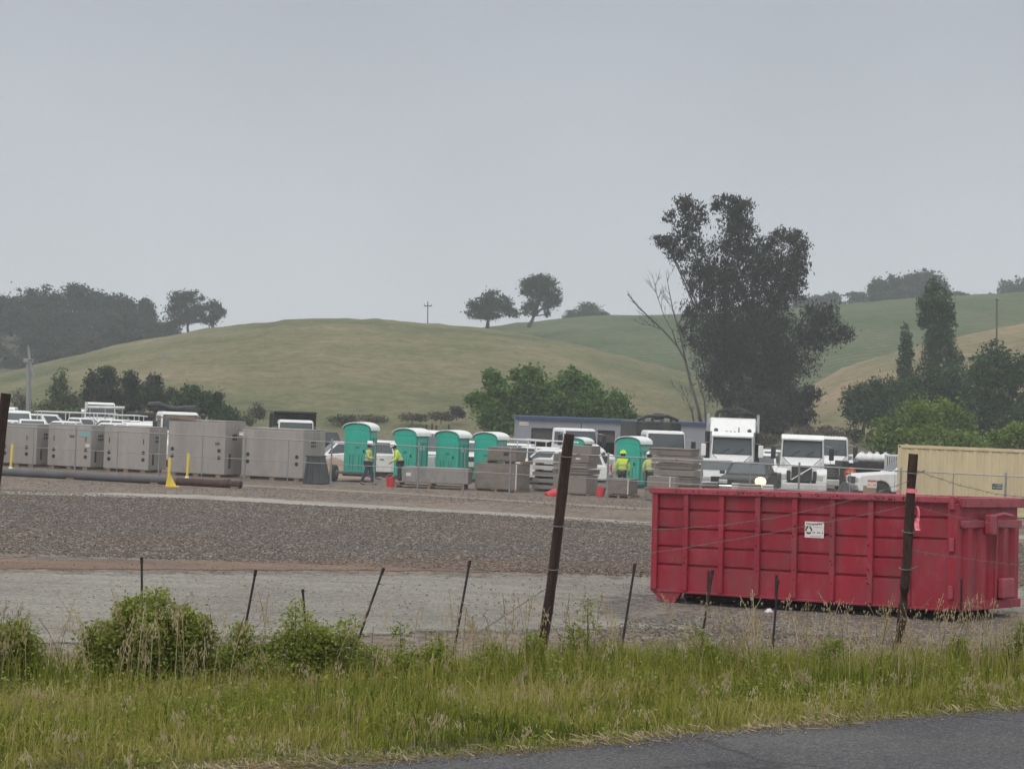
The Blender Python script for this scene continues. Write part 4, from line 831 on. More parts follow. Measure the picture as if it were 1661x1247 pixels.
# ---------------------------------------------------------------- workers
def skinmesh(name, nodes, edges, m, parent, root=0, sub=1):
    keys = list(nodes); me = bpy.data.meshes.new(name); me.from_pydata([nodes[k][:3] for k in keys], [(keys.index(a), keys.index(b)) for a, b in edges], [])
    o = bpy.data.objects.new(name, me); C.objects.link(o); o.parent = parent; me.materials.append(M[m])
    sk = o.modifiers.new('skin', 'SKIN'); sk.use_smooth_shade = True
    if not me.skin_vertices: me.attributes
    for i, k in enumerate(keys):
        r_ = nodes[k][3]; r_ = r_ if isinstance(r_, tuple) else (r_, r_); me.skin_vertices[0].data[i].radius = r_; me.skin_vertices[0].data[i].use_root = i == root
    if sub: s_ = o.modifiers.new('sub', 'SUBSURF'); s_.levels = sub; s_.render_levels = sub
    return o
def person(lab, px, D, rz, lean=0., vest='hivis', armL=None, armR=None, legs=.12, hat='hat_white', trousers='denim', hz=1.0, loc=None):
    """local +x is forward"""
    p = loc or spot(px, D); r_ = thing('person', lab, 'person', p, R(rz)); r_.scale = (hz,) * 3
    def up(x, y, z):   # bend the upper body forward about the hips
        a = lean; dz = z - .95; return (x * math.cos(a) + dz * math.sin(a), y, .95 + dz * math.cos(a) - x * math.sin(a))
    N = {'pel': (0, 0, .95, (.15, .12)), 'sp': (*up(0, 0, 1.14), (.145, .11)), 'ch': (*up(0, 0, 1.34), (.17, .12)), 'nk': (*up(.01, 0, 1.49), .055), 'hb': (*up(.03, 0, 1.57), (.07, .085)), 'hd': (*up(.035, 0, 1.66), (.078, .098)), 'ht': (*up(.03, 0, 1.74), (.06, .075)), 'ns': (*up(.135, 0, 1.635), .014)}
    E_ = [('pel', 'sp'), ('sp', 'ch'), ('ch', 'nk'), ('nk', 'hb'), ('hb', 'hd'), ('hd', 'ht'), ('hd', 'ns')]
    arms = {}
    for s_, arm, nm in ((1, armL, 'L'), (-1, armR, 'R')):
        el, wr = arm or ((.02, .27, 1.16), (.12, .25, .93))
        sh = up(0, .19 * s_, 1.4); el = up(el[0], el[1] * s_, el[2]); wr = up(wr[0], wr[1] * s_, wr[2]); N['sh' + nm] = (*sh, .055); N['el' + nm] = (*el, .042); N['wr' + nm] = (*wr, .028)
        dv = (Vector(wr) - Vector(el)).normalized(); side = dv.cross(Vector((0, 0, 1)))
        side = side.normalized() if side.length > .2 else Vector((0, 1, 0)); pm = Vector(wr) + dv * .07; N['pm' + nm] = (*pm, (.035, .02))
        E_ += [('ch', 'sh' + nm), ('sh' + nm, 'el' + nm), ('el' + nm, 'wr' + nm), ('wr' + nm, 'pm' + nm)]
        cu = Vector((0, 0, -1)) * .5 + dv * .3
        for f in range(4):
            a = pm + side * (.026 - .0175 * f) + dv * .035; ln = (.068, .078, .072, .056)[f]; b = a + dv * ln * .5; c = b + (dv * .6 + cu * .6).normalized() * ln * .5
            N[f'{nm}a{f}'] = (*a, .0095); N[f'{nm}b{f}'] = (*b, .0088); N[f'{nm}c{f}'] = (*c, .0075); E_ += [('pm' + nm, f'{nm}a{f}'), (f'{nm}a{f}', f'{nm}b{f}'), (f'{nm}b{f}', f'{nm}c{f}')]
        a = Vector(wr) + dv * .035 + side * .032; b = a + side * .03 + dv * .03; N[nm + 'ta'] = (*a, .011); N[nm + 'tb'] = (*b, .009); E_ += [('wr' + nm, nm + 'ta'), (nm + 'ta', nm + 'tb')]
        arms[nm] = (sh, el, wr)
    lg = {}
    for s_, nm, st in ((1, 'L', legs), (-1, 'R', -legs)):
        hp = (0, .09 * s_, .9); kn = (st * .6 + .03, .11 * s_, .5); an = (st * 1.3 - .03, .12 * s_, .1); to = (st * 1.3 + .14, .13 * s_, .045)
        N['hp' + nm] = (*hp, .09); N['kn' + nm] = (*kn, .058); N['an' + nm] = (*an, .04); N['to' + nm] = (*to, (.045, .03)); E_ += [('pel', 'hp' + nm), ('hp' + nm, 'kn' + nm), ('kn' + nm, 'an' + nm), ('an' + nm, 'to' + nm)]; lg[nm] = (hp, kn, an, to)
    skinmesh('body', N, E_, 'skin', r_)
    J = {'a': (*up(0, 0, .86), (.19, .155)), 'b': (*up(0, 0, 1.12), (.185, .15)), 'c': (*up(0, 0, 1.34), (.205, .155)), 'd': (*up(0, 0, 1.47), .085)}; EJ = [('a', 'b'), ('b', 'c'), ('c', 'd')]
    for nm in 'LR':
        sh, el, wr = arms[nm]; J['s' + nm] = (*sh, .085); J['e' + nm] = (*el, .065); J['w' + nm] = (*wr, .05); EJ += [('c', 's' + nm), ('s' + nm, 'e' + nm), ('e' + nm, 'w' + nm)]
    jk = skinmesh('jacket', J, EJ, vest, r_)
    mb = MB()
    for z, rx in ((1.02, .2), (1.2, .205)):
        pts = [up(rx * .8 * math.cos(a), rx * math.sin(a), z) for a in [k * 2 * math.pi / 16 for k in range(17)]]; top = [up(rx * .8 * math.cos(a), rx * math.sin(a), z + .05) for a in [k * 2 * math.pi / 16 for k in range(17)]]
        mb.add(pts + top, [(i, i + 1, i + 18, i + 17) for i in range(16)])
    mb.build('reflective_band', 'reflective', jk)
    T_ = {'p': (0, 0, .95, (.165, .135))}; ET = []
    for nm in 'LR':
        hp, kn, an, to = lg[nm]; T_['h' + nm] = (*hp, .11); T_['k' + nm] = (*kn, .082); T_['n' + nm] = (an[0], an[1], an[2] + .02, .07); ET += [('p', 'h' + nm), ('h' + nm, 'k' + nm), ('k' + nm, 'n' + nm)]
        skinmesh('boot', {'a': (an[0], an[1], .13, .062), 'b': (an[0] + .01, an[1], .06, .058), 'c': (to[0] + .03, to[1], .045, (.055, .045))}, [('a', 'b'), ('b', 'c')], 'boot', r_)
    skinmesh('trousers', T_, ET, trousers, r_)
    # hard hat and hair, face
    hc = Vector(up(.02, 0, 1.70)); q = Matrix.Rotation(lean, 3, 'Y'); mb = MB(); prof = [(.175, -.012), (.135, .0), (.132, .05), (.11, .1), (.06, .132), (.012, .14)]
    mb.lathe(prof, (0, 0, 0), 18); mb.b2((-.13, -.012, .08), (.1, .012, .15)); mb.v = [tuple(q @ Vector(v) + hc) for v in mb.v]; mb.build('hard_hat', hat, r_, sm=False)
    mb = MB(); mb.lathe([(.09, -.13), (.103, -.06), (.1, .0)], (-.018, 0, 0), 14); mb.v = [tuple(q @ Vector(v) + hc) for v in mb.v]; mb.build('hair', 'hair', r_)
    mb = MB()
    for y in (-.034, .034): mb.box((.112, y, -.055), (.02, .02, .012))
    mb.box((.108, 0, -.135), (.02, .05, .01)); mb.v = [tuple(q @ Vector(v) + hc) for v in mb.v]; mb.build('face_features', 'hair', r_)
    return r_
person('worker in a yellow vest, jeans and white hard hat walking past the nearest toilet', 596, 87.6, -10, .05, 'hivis_worn', ((.0, .25, 1.15), (.18, .22, 1.12)), ((.05, .25, 1.14), (.24, .2, 1.14)), .17)
person('stooping worker in a bright yellow jacket, facing left above a red bucket', 648, 90, 188, .42, 'hivis', ((.12, .24, 1.14), (.36, .16, 1.1)), ((.1, .25, 1.14), (.34, .18, 1.06)), .04, trousers='dark_cloth')
person('worker seen from behind in a bright lime hooded jacket, beside the right green toilet', 1008, 88, 80, .1, 'hivis', None, None, .02, hat='hivis', trousers='dark_cloth')
person('worker in a faded yellow vest behind a brown box, right of the lime jacket', 1053, 88.5, 100, .25, 'hivis_worn', None, None, .02, trousers='dark_cloth')
person('distant worker in an orange jacket and white hard hat right of the white trucks', 1377, 104, 60, .1, 'hivis_orange', None, None, .02, trousers='dark_cloth')
# ---------------------------------------------------------------- bucket, bags, small stuff
def bucket(px, D, lab, tilt=0, s_=1):
    r_ = place(px, D, 0, 'bucket', lab, 'bucket'); r_.rotation_euler = (0, R(tilt), .4); r_.scale = (s_,) * 3
    MB().lathe([(.13, 0), (.17, .34), (.175, .35), (.16, .35), (.12, .03)], (0, 0, 0), 16).build('pail', 'red_plastic', r_); MB().tube([(.17 * math.cos(a), 0, .3 + .16 * math.sin(a)) for a in [math.pi * k / 8 for k in range(9)]], .006, 5).build('handle', 'steel', r_)
bucket(633, 86.5, 'upright red bucket at the feet of the stooping worker', 0, 1.15)
bucket(886, 83.5, 'red bucket lying tipped over by the pale beams', 75, 1.2)
bucket(973, 84.5, 'red bucket standing upright between two brown vault stacks', 10, 1.1)
def slab(px, D, rz, w_, d_, h_, z, lab, m='vault_brown', grp='brown boxes and slabs stacked in the yard', tape=None, mark=None, name='concrete_box', cat='concrete box', lip=True, mark_m='dark_hole'):
    r_ = place(px, D, rz, name, lab, cat, grp); r_.location.z += z
    MB().b2((-w_, 0, 0), (0, d_, h_ - .05)).build('body', m, r_, .02)
    if lip: MB().b2((-w_ - .03, -.03, h_ - .05), (.03, d_ + .03, h_)).build('lid', m, r_, .012)
    else: MB().b2((-w_ + .01, .01, h_ - .05), (-.01, d_ - .01, h_)).build('lid', m, r_, .012)
    if tape: MB().b2((-w_ * tape - .02, -.035, 0), (-w_ * tape + .02, -.02, h_)).build('strap', 'sign_white', r_)
    if mark: MB().b2((-w_ * mark - .1, -.012, h_ * .4), (-w_ * mark + .1, .0, h_ * .62)).build('lifting_pocket', mark_m, r_)
    return r_
def pallet(px, D, rz, w_, d_, z, lab, grp='wooden pallets under the boxes'):
    r_ = place(px, D, rz, 'pallet', lab, 'pallet', grp); r_.location.z += z
    for xx in (-w_ + .06, -w_ / 2, -.06): MB().b2((xx - .05, 0, 0), (xx + .05, d_, .09)).build('runner', 'wood', r_)
    for k in range(5): MB().b2((-w_, d_ * k / 5 + .01, .092), (0, d_ * (k + .8) / 5, .115)).build('deck_board', 'wood', r_)
pallet(752, 86, -8, 2.9, 1.2, 0, 'long pallet under the low pale slab'); pallet(752, 86, -8, 2.8, 1.2, .12, 'upper pallet under the low pale slab')
slab(758, 86, -8, 2.75, 1.3, .62, .24, 'long low pale concrete slab before the middle toilets', 'concrete_side', lip=False, mark=.9, mark_m='sign_white')
pallet(838, 85.5, -24, 1.9, 1.4, 0, 'pallet under the big brown box')
slab(838, 85.5, -24, 1.9, 1.3, 1.02, .12, 'big brown box with a white strap, base of the leftmost stack', tape=.02, lip=False)
pallet(846, 85.9, -24, 1.7, 1.1, 1.14, 'pallet between the two brown boxes of the leftmost stack')
slab(835, 86, -24, 1.3, 1.0, .55, 1.26, 'tapered brown box on top of the leftmost stack', mark=.35, lip=False)
for i, (px, D, w_, d_, h_, z, lab, mk, lip) in enumerate([(950, 85, 1.45, 1.4, .72, .08, 'brown box at the bottom of the stack behind the middle leaning post', None, True), (953, 85.1, 1.55, 1.4, .2, .84, 'flat brown slab just above the bottom box of the middle stack', None, True),
        (950, 85.2, 1.45, 1.3, .2, 1.08, 'second flat slab of the middle stack', None, True), (953, 85.3, 1.55, 1.3, .3, 1.32, 'flat brown slab with a white mark in the middle stack', .3, False), (957, 85.4, 1.3, 1.1, .34, 1.66, 'topmost brown box of the middle stack, against the far toilet', None, False)]):
    slab(px, D, -22, w_, d_, h_, z, lab, 'vault_brown' if i % 2 else 'vault_warm', mark=mk, lip=lip, mark_m='sign_white')
pallet(955, 84.9, -22, 1.7, 1.4, -.04, 'pallet under the middle brown stack')
slab(1020, 84, -20, .95, 1.2, .62, .15, 'low brown box in front of the lime jacketed worker', 'vault_brown', tape=.05, lip=True, mark=None); pallet(1022, 83.9, -20, 1.0, 1.3, 0, 'pallet under the low brown box')
for i, (px, D, w_, d_, h_, z, lab) in enumerate([(1120, 84.5, 1.65, 1.5, .34, .55, 'lowest wide slab of the right stack before the tall truck'), (1124, 84.6, 1.7, 1.5, .24, .93, 'second slab of the right stack, dark gap under it'), (1120, 84.7, 1.7, 1.5, .22, 1.2, 'third slab of the right stack'), (1122, 84.8, 1.75, 1.4, .26, 1.46, 'fourth slab of the right stack, two dark pockets'), (1118, 84.9, 1.75, 1.3, .3, 1.74, 'top slab of the right stack, rounded front corners')]):
    slab(px, D, -20, w_, d_, h_, z, lab, 'vault_warm' if i % 2 else 'vault_brown', lip=i % 2 == 0, mark=.4 if i == 3 else None)
pallet(1120, 84.5, -20, 1.7, 1.5, .4, 'pallet inside the right stack'); slab(1118, 84.4, -20, 1.6, 1.4, .38, 0, 'grey base slab hidden behind the dumpster edge under the right stack', 'vault_brown')
slab(1095, 82.5, -14, 1.15, .8, .42, .55, 'small warm brown box standing before the right stack', 'vault_warm', tape=.2, lip=False); slab(1098, 82.4, -14, 1.3, .9, .5, .02, 'flat base block under the small warm brown box', 'vault_brown')
for i in range(5):
    r_ = place(905, 87.5 + i * .02, -6, 'concrete_beam', ['lowest pale beam of the pile between the two stacks', 'second pale beam from the ground between the two stacks', 'middle pale beam of the pile between the two stacks', 'fourth pale beam of the pile between the two stacks', 'top pale beam of the pile between the two stacks'][i], 'beam', 'pale beams piled between the brown stacks')
    r_.location.z += .1 + i * .27; MB().b2((-1.1, 0, 0), (.1, 3, .16)).build('beam_body', 'dusty_white' if i > 2 else 'concrete_side', r_, .01); MB().b2((-1.0, .1, -.1), (-.85, 2.6, -.001)).b2((-.1, .1, -.1), (.05, 2.6, -.001)).build('spacer', 'wood', r_)
for px, D, w_, lab, m_ in ((1205, 87, .5, 'white cooler box on the ground before the lit truck', 'dusty_white'), (1234, 86.6, .95, 'grey concrete block under the lit headlight', 'concrete'), (1254, 86.2, .5, 'rounded pale grey drum right of the concrete block', 'dusty_white')):
    r_ = place(px, D, -8, 'crate' if 'cooler' in lab else 'concrete_block', lab, 'box'); MB().b2((-w_, 0, 0), (0, .6, .58)).build('body', m_, r_, .06); MB().b2((-w_ * .98, -.01, .585), (-.01, .61, .66)).build('lid', m_, r_, .02)
r_ = place(1420, 84, -8, 'cardboard_box', 'brown box carrying a white and red label before the white pickup', 'box'); MB().b2((-.5, 0, .35), (0, .5, .85)).build('carton', 'cardboard', r_); o = MB().b2((-.36, -.02, .78), (.02, -.002, 1.12)).build('label_sheet', 'sign_white', r_); mb = MB(); mb.b2((-.34, -.024, 1.02), (0, -.021, 1.09)); squiggle(mb, -.32, 0, .86, .07, -.024); mb.build('lettering', 'red_sign', o)
MB().b2((-.6, 0, 0), (.1, .6, .345)).build('stand', 'wood', r_)
# dark tarp heap
V = []; n1, n2 = 22, 14; Xg, Yg = np.meshgrid(np.linspace(-.62, .62, n1), np.linspace(-.7, .7, n2)); Zg = np.clip(.95 * (1 - np.abs(Xg / .62) ** 1.4) * (1 - np.abs(Yg / .7) ** 2), 0, 2) + rng.normal(0, .035, Xg.shape)
p = spot(1370, 85.5); o = gridmesh('tarp', Xg, Yg, Zg, 'black_steel'); o.location = p; tag(o, 'dark crumpled tarp heap between the white truck and the white pickup', 'tarp')
# ---------------------------------------------------------------- tan shipping container
ct = place(1453, 81, 0, 'shipping_container', 'tan corrugated shipping container standing behind the right end of the fence', 'container'); ct.rotation_euler.z = R(-17)
Lc, Hc, Wc = 12.2, 2.6, 2.44; mb = MB(); xs_ = []; x = .16; ph = 0; pts = [(.12, .0)]
while x < Lc - .3: pts += [(x, 0), (x + .07, .036), (x + .14, .036), (x + .21, 0)]; x += .28
pts.append((Lc - .12, 0)); n = len(pts)
mb.add([(a, b + .02, .16) for a, b in pts] + [(a, b + .02, Hc - .12) for a, b in pts], [(i, i + 1, i + 1 + n, i + n) for i in range(n - 1)]); mb.build('side_wall', 'tan_paint', ct)
MB().b2((.12, 0, Hc - .119), (Lc - .12, .1, Hc)).b2((.12, 0, .02), (Lc - .12, .1, .159)).build('side_rail', 'tan_paint', ct, .01)
MB().b2((0, 0, 0), (.119, .12, Hc)).b2((Lc - .119, 0, 0), (Lc, .12, Hc)).b2((0, Wc - .12, 0), (.12, Wc, Hc)).b2((Lc - .12, Wc - .12, 0), (Lc, Wc, Hc)).build('corner_post', 'tan_paint', ct, .01)
MB().b2((.02, .13, .05), (Lc - .02, Wc - .13, Hc - .03)).build('box_body', 'tan_paint', ct)
for xx in (.06, Lc - .06): MB().lathe([(.035, -.006), (.035, .01)], (xx, 0, Hc - .07), 10, 'y').build('corner_hole', 'dark_hole', ct)
mb = MB(); x = .37
while x < Lc - .3: mb.b2((x, .012, Hc - .16), (x + .1, .028, Hc - .125)); x += .56
mb.build('drip_marks', 'rail_brown', ct)
# ---------------------------------------------------------------- blue roofed building
p = PY(838, 750, 150); p = Vector((p.x, 150, .1)); bd = thing('storage_building', 'long low grey building with a dark blue roof edge and open bays', 'building', p, R(2)); s = F / 150
Lb = 13.8; H_ = 2.95
def bx2(a, b): return (a - 838) / s, (b - 838) / s
segs = [(0, bx2(0, 862)[1]), (bx2(0, 967)[1], bx2(0, 1137)[1])]
mb = MB(); mb.b2((0, 0, -.3), (bx2(0, 860)[1], .15, H_)); mb.b2((bx2(0, 860)[1], 0, 2.35), (bx2(0, 948)[1], .15, H_)); mb.b2((bx2(0, 948)[1], 0, -.3), (bx2(0, 968)[1], .15, H_)); mb.b2((bx2(0, 968)[1], 0, 2.35), (bx2(0, 996)[1], .15, H_)); mb.b2((bx2(0, 996)[1], 0, -.3), (Lb, .15, H_))
mb.b2((0, .151, -.3), (.15, 7, H_ - .01)).b2((Lb - .15, .151, -.3), (Lb, 7, H_ - .01)).build('wall', 'building_grey', bd)
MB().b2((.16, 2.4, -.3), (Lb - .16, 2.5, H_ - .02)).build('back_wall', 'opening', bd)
MB().b2((-.15, -.2, H_ + .001), (Lb + .15, 7.2, H_ + .22)).build('roof', 'roof_blue', bd)
sg = MB().b2((.1, -.03, 2.5), (.75, -.002, 2.75)).build('wall_sign', 'sign_white', bd); mb = MB(); squiggle(mb, .16, .7, 2.57, .09, -.034); mb.build('lettering', 'ink_grey', sg)
for a, b in ((860, 948), (968, 996)):
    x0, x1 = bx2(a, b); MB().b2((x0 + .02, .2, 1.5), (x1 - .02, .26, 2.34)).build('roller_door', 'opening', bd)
# ---------------------------------------------------------------- poles, frost fan
fb = PY(46, 700, 200); fb.z = tz(fb.x, 200); ff = thing('frost_fan', 'grey frost fan on a pole, two slim blades, left of the pale willowy tree', 'wind machine', fb); tp_ = PY(46, 588, 200) - fb
MB().tube([(0, 0, 0), tp_], [.28, .2], 12).build('pole', 'galv', ff); MB().box(tp_ + Vector((0, 0, .15)), (.9, .6, .4)).build('gearbox', 'galv', ff, .08)
hb = PY(48, 583, 199.4) - fb; MB().lathe([(.02, -.25), (.14, -.1), (.14, .1)], hb, 10, 'y').build('hub', 'galv', ff)
for q in ((45.5, 560), (57, 618)): e_ = PY(*q, 199.4) - fb; dv = e_ - hb; sd = Vector((dv.z, 0, -dv.x)).normalized(); MB().add([hb + sd * .1 + Vector((0, -.03, 0)), hb - sd * .1, hb + dv * .5 - sd * .13, e_ - sd * .05, e_ + sd * .05, hb + dv * .5 + sd * .13] + [hb + sd * .1 + Vector((0, .05, 0)), hb - sd * .1 + Vector((0, .05, 0)), hb + dv * .5 - sd * .13 + Vector((0, .04, 0)), e_ - sd * .05 + Vector((0, .02, 0)), e_ + sd * .05 + Vector((0, .02, 0)), hb + dv * .5 + sd * .13 + Vector((0, .04, 0))], [(0, 1, 2, 3, 4, 5), (11, 10, 9, 8, 7, 6)] + [(i, (i + 1) % 6, (i + 1) % 6 + 6, i + 6) for i in range(6)]).build('blade', 'galv', ff)
def pole(px, yt, yb, D, lab, arms, r_=.16, m='bark'):
    b = PY(px, yb, D); t = PY(px, yt, D); o = thing('utility_pole', lab, 'utility pole', b); v = t - b; MB().tube([(0, 0, -1.5), v], [r_, r_ * .7], 8).build('shaft', m, o)
    for f, w_ in arms: MB().box(v * f, (w_, .15, .16)).build('crossarm', m, o); MB().lathe([(.06, 0), (.08, .1), (.04, .22)], v * f + Vector((w_ * .45, 0, .1)), 8).build('insulator', 'galv', o); MB().lathe([(.06, 0), (.08, .1), (.04, .22)], v * f + Vector((-w_ * .45, 0, .1)), 8).build('insulator', 'galv', o)
pole(694, 489, 529, 345, 'thin cross shaped utility pole on the crest of the grassy hill', [(.82, 1.3)], .1)
pole(1617, 484, 560, 300, 'tilted thin utility pole above the trees near the right edge', [(.97, .5)], .15)
pole(266, 570, 640, 260, 'very thin pole standing above the field trees on the left', [(.9, .3)], .06, 'galv')
for px, yt in ((692, 690), (701, 688), (708, 691), (728, 690)):
    b = PY(px, 706, 140); b.z = tz(b.x, 140); t = PY(px, yt, 140); o = thing('rusty_post', 'short rusty post standing behind the second and third green toilet', 'post', b, 0, 'short rusty posts behind the green toilets'); MB().tube([(0, 0, 0), t - b], .06, 7).build('shaft', 'pipe_rust', o); MB().lathe([(.075, 0), (.075, .05)], t - b, 7).build('cap', 'pipe_rust', o)
# ---------------------------------------------------------------- vehicles
def fr_quad(F_, u0, u1, v0, v1, off):
    a, b, c, d = F_   # a,b bottom ; d,c top
    def P_(u, v): return a.lerp(b, u).lerp(d.lerp(c, u), v)
    n_ = (b - a).cross(d - a).normalized() * off; return [P_(u0, v0) + n_, P_(u1, v0) + n_, P_(u1, v1) + n_, P_(u0, v1) + n_]
def wheel(r_, x, y, z, rad=.4, wd=.26, nm='wheel'):
    s_ = 1 if y > 0 else -1
    w_ = MB().lathe([(rad * .62, -wd / 2), (rad * .95, -wd / 2), (rad, -wd * .3), (rad, wd * .3), (rad * .95, wd / 2), (rad * .62, wd / 2)], (x, y, z), 22, 'y').build(nm, 'rubber', r_)
    MB().lathe([(rad * .6, -wd * .35), (rad * .6, wd * .35), (rad * .3, wd * .5) if s_ > 0 else (rad * .6, wd * .36)], (x, y, z), 16, 'y').build('rim', 'steel', w_)
    return w_
def glasshouse(r_, x0, x1, tx0, tx1, z0, z1, y0, y1, paint, split=(0, .5, 1), side_m='glass_dark', front=1):
    v = [Vector(q) for q in ((x0, -y0, z0), (x1, -y0, z0), (x1, y0, z0), (x0, y0, z0), (tx0, -y1, z1), (tx1, -y1, z1), (tx1, y1, z1), (tx0, y1, z1))]
    cb = MB().add(v, [(0, 1, 2, 3), (4, 5, 6, 7), (0, 1, 5, 4), (1, 2, 6, 5), (2, 3, 7, 6), (3, 0, 4, 7)]).build('cab', paint, r_, .05)
    MB().quad(*fr_quad([v[1], v[2], v[6], v[5]], .07, .93, .1, .88, .012)).build('windscreen', 'glass_sky', cb)
    MB().quad(*fr_quad([v[3], v[0], v[4], v[7]], .1, .9, .2, .85, .012)).build('rear_window', 'glass_dark', cb)
    for F_ in ([v[0], v[1], v[5], v[4]], [v[2], v[3], v[7], v[6]]):
        rev = F_[0] is v[2]
        for a, b in zip(split, split[1:]):
            if rev: a, b = 1 - b, 1 - a
            MB().quad(*fr_quad(F_, a + .03, b - .03, .12, .86, .012)).build('side_window', side_m, cb)
    return cb
def car(lab, px, D, rz, kind='pickup', paint='white_paint', grp='white vehicles parked in the yard', loc=None, lit=False, rack=False, cat=None):
    p = loc or spot(px, D); names = {'pickup': 'pickup_truck', 'suv': 'parked_car', 'van': 'van'}
    r_ = thing(names[kind], lab, cat or {'pickup': 'pickup', 'suv': 'car', 'van': 'van'}[kind], p, R(rz), grp)
    def archp(xc, ra=.47, n=8): return [(xc + ra * math.cos(a), .42 + ra * math.sin(a)) for a in [math.pi * k / n for k in range(n + 1)]]
    bed = {'pickup': 1.28, 'suv': 1.12, 'van': 1.15}[kind]
    prof = [(2.85, .42), (2.92, .6), (2.9, .98), (2.7, 1.12), (1.35, 1.24)] + [(-2.85, bed), (-2.92, .7), (-2.85, .42)] + archp(-1.8)[::-1] + archp(1.9)[::-1]
    body = MB().prism(prof, -.98, .98).build('body', paint, r_, .05)
    if kind == 'pickup':
        glasshouse(r_, -.95, 1.45, -.7, .65, 1.23, 1.88, .93, .74, paint); MB().b2((-2.8, -.84, bed + .004), (-1.05, .84, bed + .012)).build('bed_liner', 'black_steel', r_)
    elif kind == 'suv': glasshouse(r_, -2.8, 1.35, -2.45, .55, 1.1, 1.82, .93, .74, paint, (0, .36, .68, 1))
    else: glasshouse(r_, -2.85, 1.9, -2.75, .9, 1.13, 2.35, .95, .85, paint, (.62, .97))
    MB().b2((2.86, -.95, .45), (3.02, .95, .72)).build('bumper', 'dusty_white' if kind == 'suv' else 'chrome', r_, .04); MB().b2((-3.0, -.95, .5), (-2.9, .95, .72)).build('bumper', 'steel', r_, .03)
    MB().b2((2.9, -.55, .74), (2.945, .55, 1.02)).build('grille', 'black_steel', r_)
    for y in (-.78, .78):
        (MB().lathe([(.1, 2.86), (.25, 2.9), (.22, 2.96), (.1, 2.99)], (0, y, .98), 16, 'x').build('headlight', 'lit_lamp', r_, .03) if lit and y > 0 else MB().b2((2.86, y - .18, .8), (2.935, y + .18, 1.0)).build('headlight', 'lens', r_, .03)); MB().b2((-2.95, y - .1, .8), (-2.88, y + .1, 1.15)).build('tail_light', 'red_lens', r_)
        MB().box((.95, y * 1.42, 1.33), (.12, .22, .2)).build('mirror', 'black_steel', r_, .03)
        for x in (.6, -.35): MB().box((x, math.copysign(.99, y), 1.02), (.2, .03, .04)).build('door_handle', 'black_steel', r_)
    mb = MB()
    for x in (1.3, .25, -.85):
        for y in (-.9815, .9815): mb.box((x, y, .82), (.012, .006, .7))
    mb.build('door_seam', 'dark_hole', body)
    for x in (1.9, -1.8):
        for y in (-.86, .86): wheel(r_, x, y, .4)
    MB().b2((-2.7, -.7, .3), (2.7, .7, .5)).build('underbody', 'black_steel', r_)
    if rack:
        mb = MB()
        for x in (-2.7, -.9, .9):
            for y in (-.85, .85): mb.tube([(x, y, 1.25), (x, y, 2.2)], .03, 6)
        for y in (-.85, .85): mb.tube([(-2.9, y, 2.2), (2.2, y, 2.2)], .04, 6)
        for x in (-2.7, -.9, .9): mb.tube([(x, -.85, 2.2), (x, .85, 2.2)], .03, 6)
        mb.build('roof_rack', 'dusty_white', r_)
    return r_
